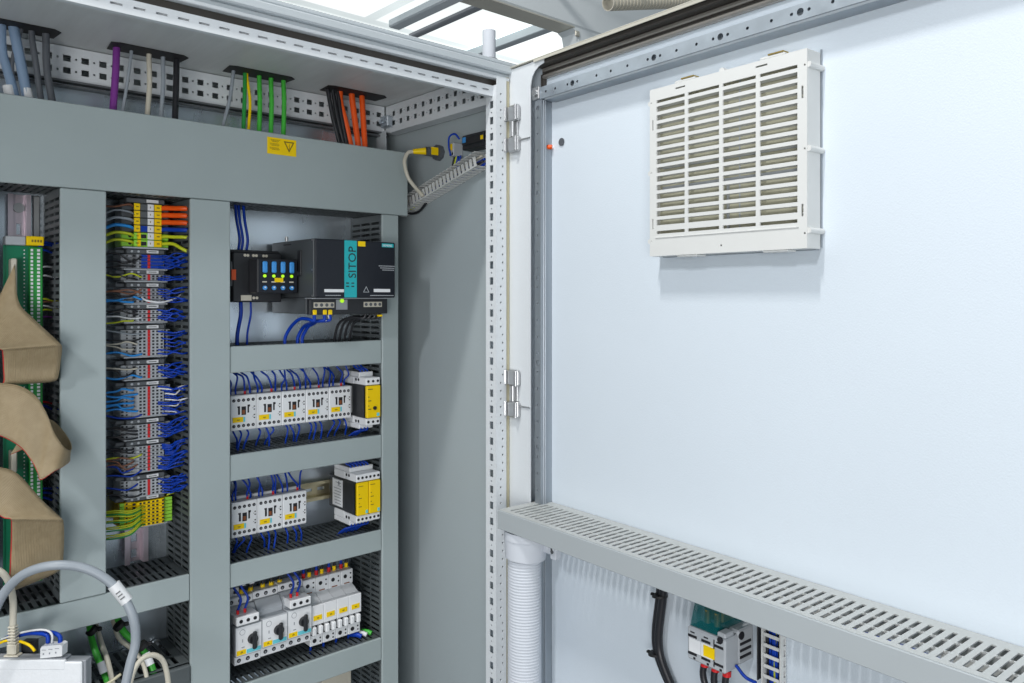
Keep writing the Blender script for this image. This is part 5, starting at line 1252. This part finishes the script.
# ------------------------------------------------------------------ lower left: device, connectors, cables
# this device stands turned: its own axes are rotated against the cabinet
DEVM = Matrix.Rotation(R(-A0), 4, 'Z')
def CPt(px, py, d): return Vector(((px-512)/F*d, d, (297-py)/F*d))
def CW(px, py, d): return DEVM @ CPt(px, py, d)
dzt = CPt(0, 662.2, 1.0).z; dz2 = CPt(0, 660.3, 1.0).z
xr_, xn = CPt(81.5, 0, 1.0).x, CPt(65, 0, 1.0).x
dv_ = thing('white_device', 'white device cut by the lower left picture corner, with plugs on its top', 'device', DEVM @ Vector((-.64, 1.02, -.60)))
b = MB(); b.box((-.74, 1.0, -.60), (xr_, 1.004, dzt), .0015); b.box((-.74, .9995, dzt-.01), (xn, 1.0045, dz2), .001); build(b, 'front_panel', 'whitew', dv_, Mx=DEVM)
b = MB(); b.box((-.74, 1.0046, -.60), (xr_+.0030, 1.019, dzt+.0002), .001); b.box((-.74, 1.0048, dzt), (xn-.002, 1.0185, dz2+.0006), .001); build(b, 'housing', 'mgrey', dv_, Mx=DEVM)
pc = CPt(13, 656, 1.011); zt0_ = dz2+.0009
pg_ = thing('cable_plug', 'cream ribbed cable plug standing on the white device', 'plug', DEVM @ Vector((pc.x, pc.y, zt0_)))
b = MB(); b.box((pc.x-.0095, pc.y-.0055, zt0_), (pc.x+.0095, pc.y+.0055, zt0_+.0022), .0008); b.box((pc.x-.0062, pc.y-.005, zt0_+.0023), (pc.x+.0062, pc.y+.005, zt0_+.0165), .0018); build(b, 'plug_body', 'cream', pg_, Mx=DEVM)
b = MB()
for q in range(6): b.box((pc.x-.0056+.0002*q, pc.y-.0045, zt0_+.0168+q*.0040), (pc.x+.0056-.0002*q, pc.y+.0045, zt0_+.0194+q*.0040), .0008)
b.cyl((pc.x, pc.y, zt0_+.016), (pc.x, pc.y, zt0_+.042), .0034, n=10); build(b, 'strain_relief', 'cream', pg_, Mx=DEVM)
b = MB(); b.tube([CW(13, 627, 1.011), CW(13, 600, 1.01), CW(9, 583, 1.0), CW(1, 572, .99), CW(-14, 567, .98)], .0042, n=12); solo(b, 'cable', 'cream', 'cream cable bending up from the ribbed plug to the left edge', 'cable')
b = MB(); P = [(-12, 632, 1.16), (-4, 608, 1.15), (8, 588, 1.14), (26, 573, 1.12), (52, 565.5, 1.10), (80, 567, 1.09), (103, 577, 1.08), (121, 594, 1.07), (133, 617, 1.06), (135.5, 642, 1.06), (130, 665, 1.06), (122, 700, 1.06)]
b.tube([PT(*p) for p in P], .0057, n=14); solo(b, 'cable', 'gcable', 'thick blue grey cable arching high over the bottom left corner', 'cable')
mk_ = thing('cable_label', 'white printed label wrapped round the arching grey cable', 'label', PT(124, 590, 1.07))
a, e_ = PT(113.5, 584.5, 1.0755), PT(127, 601.5, 1.0675); b = MB(); b.cyl(a, e_, .0078, n=16); build(b, 'sleeve', 'wwire', mk_)
dd = (e_-a).normalized(); 
b = MB()
for q in range(3):
    m0 = a+dd*(.010+q*.0045); vv = Vector((-.35, -.93, .1)).normalized(); s_ = dd.cross(vv).normalized(); cpt = m0+vv*.0079
    obox(b, [cpt-s_*.003, cpt+s_*.003, cpt+s_*.003+dd*.0016, cpt-s_*.003+dd*.0016, cpt-s_*.003+vv*.0005, cpt+s_*.003+vv*.0005, cpt+s_*.003+dd*.0016+vv*.0005, cpt-s_*.003+dd*.0016+vv*.0005])
build(b, 'label_print', 'dgrey', mk_)
# white three way connector with blue wires
ca_ = CPt(43.5, 656, 1.011); cb_ = CPt(65, 654, 1.011)
cn = thing('plug_connector', 'small white connector with blue wires on top of the white device', 'connector', DEVM @ Vector(((ca_.x+cb_.x)/2, 1.011, zt0_)))
b = MB(); b.prism([(ca_.x, ca_.z), (cb_.x, ca_.z+.0030), (cb_.x+.0005, ca_.z+.0165), (cb_.x-.003, ca_.z+.0180), (ca_.x+.002, ca_.z+.0155), (ca_.x, ca_.z+.0125)], 1, 1.004, 1.0165); build(b, 'body', 'white', cn, Mx=DEVM)
b = MB()
for q in range(3): b.box((ca_.x+.0035+q*.0080, 1.0034, ca_.z+.0048+q*.0010), (ca_.x+.0050+q*.0080, 1.0041, ca_.z+.0068+q*.0010)); b.box((ca_.x+.0020+q*.0085, 1.0034, ca_.z+.0108+q*.0010), (ca_.x+.0075+q*.0085, 1.0041, ca_.z+.0113+q*.0010))
build(b, 'openings', 'mgrey', cn, Mx=DEVM)
wire([CW(48, 643, 1.011), CW(47.5, 636, 1.012), CW(40, 633.5, 1.014), CW(25, 634, 1.02), CW(8, 640, 1.03), CW(-10, 645, 1.04)], .0027, 'blue', 'left blue wire curving into the small white connector', 'wires at the small white connector')
wire([CW(60, 643, 1.012), CW(60, 637, 1.013), CW(54, 633, 1.016), CW(40, 632, 1.022), CW(20, 635, 1.03), CW(-10, 640, 1.04)], .0027, 'blue', 'right blue wire curving into the small white connector', 'wires at the small white connector')
wire([CW(52, 643, 1.009), CW(52, 635, 1.008), CW(47, 630.5, 1.01), CW(36, 630, 1.014), CW(18, 633.5, 1.02), CW(0, 640, 1.03)], .0014, 'wwire', 'thin white wire curving into the small white connector', 'wires at the small white connector')
wire([CW(35, 651, 1.014), CW(29, 645, 1.015), CW(18, 641, 1.017), CW(5, 641, 1.02), CW(-10, 648, 1.03)], .0018, 'yel', 'yellow wire bending behind the white device', None)
b = MB(); b.box((pc.x+.003, 1.022, -.60), (pc.x+.020, 1.034, dz2+.014), .001); solo(b, 'black_terminal', 'black', 'small black terminal behind the ribbed plug', 'terminal', Mx=DEVM)
# green network cables with grey companions
for k, (pts, m_, w_, lb) in enumerate((
    ([(89, 622), (92, 640), (98, 658), (107, 680), (112, 705)], 'green', .0046, 'left bright green cable coming out from under the left duct'),
    ([(95, 622), (101, 642), (108, 662), (114, 690)], 'cream', .0036, 'cream cable just right of the left green cable'),
    ([(117, 618), (124, 632), (138, 645), (149, 660), (156, 684), (157, 705)], 'green', .0050, 'right bright green cable with white label, bending to the right'),
    ([(113, 620), (119, 638), (133, 650), (144, 666), (150, 700)], 'cream', .0032, 'cream cable following under the right green cable'),
    ([(128, 705), (131, 680), (139, 662), (152, 655), (163, 661), (168, 680), (169, 705)], 'cream', .0036, 'cream cable forming a small arch at the bottom edge'))):
    b = MB(); n_ = len(pts); b.tube([PT(px, py, 1.285-.075*i/(n_-1) if k < 4 else 1.13) for i, (px, py) in enumerate(pts)], w_, n=12); solo(b, 'cable', m_, lb, 'cable', 'cables under the left duct')
for k, (px, py, y_) in enumerate(((92, 631, 1.272), (119, 626, 1.268), (142, 646, 1.235))):
    c = PT(px, py, y_); b = MB(); b.cyl(c+Vector((-.002, 0, .003)), c+Vector((.002, 0, -.002)), .0085, n=14); b.box(tuple(c+Vector((.007, -.004, -.002))), tuple(c+Vector((.013, .001, .004))), .001)
    solo(b, 'cable_tie', 'blackr', ('black tie on the left green cable', 'black tie at the top of the right green cable', 'black tie halfway along the right green cable')[k], 'cable tie', 'ties on the green cables')
a, e_ = PT(146, 653, 1.2285), PT(150.5, 665, 1.221); b = MB(); b.cyl(a, e_, .0057, n=14); solo(b, 'cable_label', 'wwire', 'white sleeve on the right green cable', 'label')
a, e_ = PT(100.5, 662, 1.235), PT(104, 673, 1.228); b = MB(); b.cyl(a, e_, .0053, n=14); solo(b, 'cable_label', 'lgrey', 'pale grey sleeve on the left green cable', 'label')
b = MB(); b.tube([PT(98, 688, 1.12), PT(110, 682, 1.12), PT(121, 674, 1.12)], .0020, n=8); solo(b, 'connector_clip', 'ycream', 'beige metal connector clip at the bottom edge beside the arching cable', 'connector')
for k, (px, py) in enumerate(((156, 643), (124, 653), (91, 661))):
    c = PT(px, py, YB-.003); b = MB(); b.cyl(c, c+Vector((0, -.005, 0)), .007, n=12); b.cyl(c+Vector((0, -.0051, 0)), c+Vector((0, -.018, 0)), .0035, n=10); solo(b, 'bolt', 'steel', ('right', 'middle', 'left')[k]+' bright bolt on the plate behind the green cables', 'bolt', 'bolts on the mounting plate')

# ------------------------------------------------------------------ hall above and behind the cabinet
M['lit'] = mat('ceiling with added glow', (.97, 1.0, .985), .5, var=0, emit=1.0)  # glow added to the plain ceiling so the hall shows bright
t = M['lit'].node_tree; b_ = t.nodes['Principled BSDF']; g_ = t.nodes.new('ShaderNodeNewGeometry'); br = t.nodes.new('ShaderNodeTexBrick')
br.inputs['Scale'].default_value = .16; br.inputs['Mortar Size'].default_value = .012; br.inputs['Color1'].default_value = (1.05, 1.05, 1.05, 1); br.inputs['Color2'].default_value = (.85, .93, .90, 1); br.inputs['Mortar'].default_value = (.62, .68, .68, 1)
t.links.new(g_.outputs['Position'], br.inputs[0]); nn_ = t.nodes.new('ShaderNodeTexNoise'); nn_.inputs['Scale'].default_value = .5; t.links.new(g_.outputs['Position'], nn_.inputs[0])
ma_ = t.nodes.new('ShaderNodeMapRange'); ma_.inputs[1].default_value = .35; ma_.inputs[2].default_value = .65; ma_.inputs[3].default_value = .8; ma_.inputs[4].default_value = 1.25
t.links.new(nn_.outputs[0], ma_.inputs[0]); t.links.new(ma_.outputs[0], b_.inputs['Emission Strength']); t.links.new(br.outputs[0], b_.inputs['Emission Color'])
b = MB(); b.box((-6, 2.6, 3.2), (45, 40, 3.25)); o = solo(b, 'ceiling', 'lit', '', ''); o['kind'] = 'structure'; del o['label']; del o['category']
def bar(pa, pb, y_, h, dpt, name, m_, label, cat, group=None):
    a, e_ = PT(*pa, y_), PT(*pb, y_); dd = (e_-a).normalized(); up = Vector((0,0,1)); n_ = Vector((0,1,0))
    b = MB(); s_ = dd.cross(n_).normalized()
    obox(b, [a, e_, e_+n_*dpt, a+n_*dpt, a-s_*h, e_-s_*h, e_-s_*h+n_*dpt, a-s_*h+n_*dpt]); return solo(b, name, m_, label, cat, group)
# overhead trunking running in depth above the cabinet: real bars along the depth axis
def ybar(x0, x1, z0, z1, y0, y1, name, m_, label, cat, group=None, c_=.004):
    b = MB(); b.box((x0, y0, z0), (x1, y1, z1), c_); return solo(b, name, m_, label, cat, group)
def XZ(px, py, y_): p = PT(px, py, y_); return p.x, p.z
xa, za = XZ(388, 27, 1.95)
ybar(xa, xa+.04, za-.002, za+.022, 1.25, 1.95, 'overhead_channel', 'hallb', 'pale steel channel above the cabinet with its cut end showing', 'channel')
xa, za = XZ(408, 38, 2.3)
ybar(xa, xa+.028, za, za+.016, 1.2, 2.3, 'overhead_bar', 'mgrey', 'thin dark bar above the cabinet, right of the pale channel', 'bar')
bx0, bz0 = XZ(470, 1.5, 1.62)
x9, z9 = XZ(569, 32, 1.62)
xc, zc = XZ(575, 29, 1.62)
bx = thing('overhead_housing', 'large pale housing hanging above and behind the open door', 'housing', ((bx0+x9)/2, 1.65, z9))
zf = XZ(540, 14.6, 1.62)[1]
b = MB(); b.box((bx0-.35, 1.62, zf), (3.2, 1.69, zf+.7), .006); build(b, 'housing_body', 'hallw', bx)
b = MB(); b.box((bx0-.35, 1.6205, zf-.004), (xc, 1.6895, zf-.0005)); build(b, 'bottom_edge', 'tan', bx)
b = MB(); b.prism([(xc, zf-.0005), (xc-.006, zf-.006), (xc+.012, zf-.016), (xc+.020, zf-.05), (xc+.03, zf-.3), (3.2, zf-.3), (3.2, zf-.0005)], 1, 1.622, 1.688); build(b, 'housing_leg', 'hallw', bx)
b = MB(); b.box((xc-.002, 1.615, zf-.030), (xc+.018, 1.6215, zf-.012), .003); build(b, 'edge_bracket', 'tan', bx)
# vertical pipe
xp, zp = XZ(492, 30, 1.46); xp2, zp2 = XZ(494, 66, 1.46)
pi_ = thing('white_pipe', 'white vertical pipe rising behind the cabinet roof corner', 'pipe', (1.12, 1.34, -1))
b = MB(); b.cyl((1.12, 1.34, -1), (1.12, 1.34, .600), .015, n=20); build(b, 'tube', 'hose', pi_)
b = MB(); b.cyl((1.12, 1.34, .520), (1.12, 1.34, .536), .020, n=20); build(b, 'collar', 'mgrey', pi_)
# spiral hose top right
b = MB(); N = 60
P = [PT(628+i*1.0, 4+5*math.sin(i*2.2)+.10*i, 1.8-.001*i) for i in range(N)]
a = PT(608, 3, 1.40); e_ = PT(690, 1, 1.40); pts = []
hh = thing('spiral_hose', 'grey spiral hose lying behind the top edge of the door', 'hose', a)
b = MB(); dd = (e_-a); k = 26
for i in range(k):
    p = a+dd*(i/k); b.cyl(p, p+dd*(.55/k), .021, n=20)
b.cyl(a, e_, .0185, n=16); build(b, 'spiral', 'cream', hh)
# pale roof beams under the hall ceiling with its added glow
for k, (x, l) in enumerate(((6.2, 'left'), (8.4, 'middle'), (10.8, 'right'))):
    b = MB(); b.box((x, 2.62, 3.08), (x+.12, 30, 3.19), .01); solo(b, 'roof_beam', 'hallb', l+' pale roof beam under the bright hall ceiling', 'beam', 'roof beams of the hall')
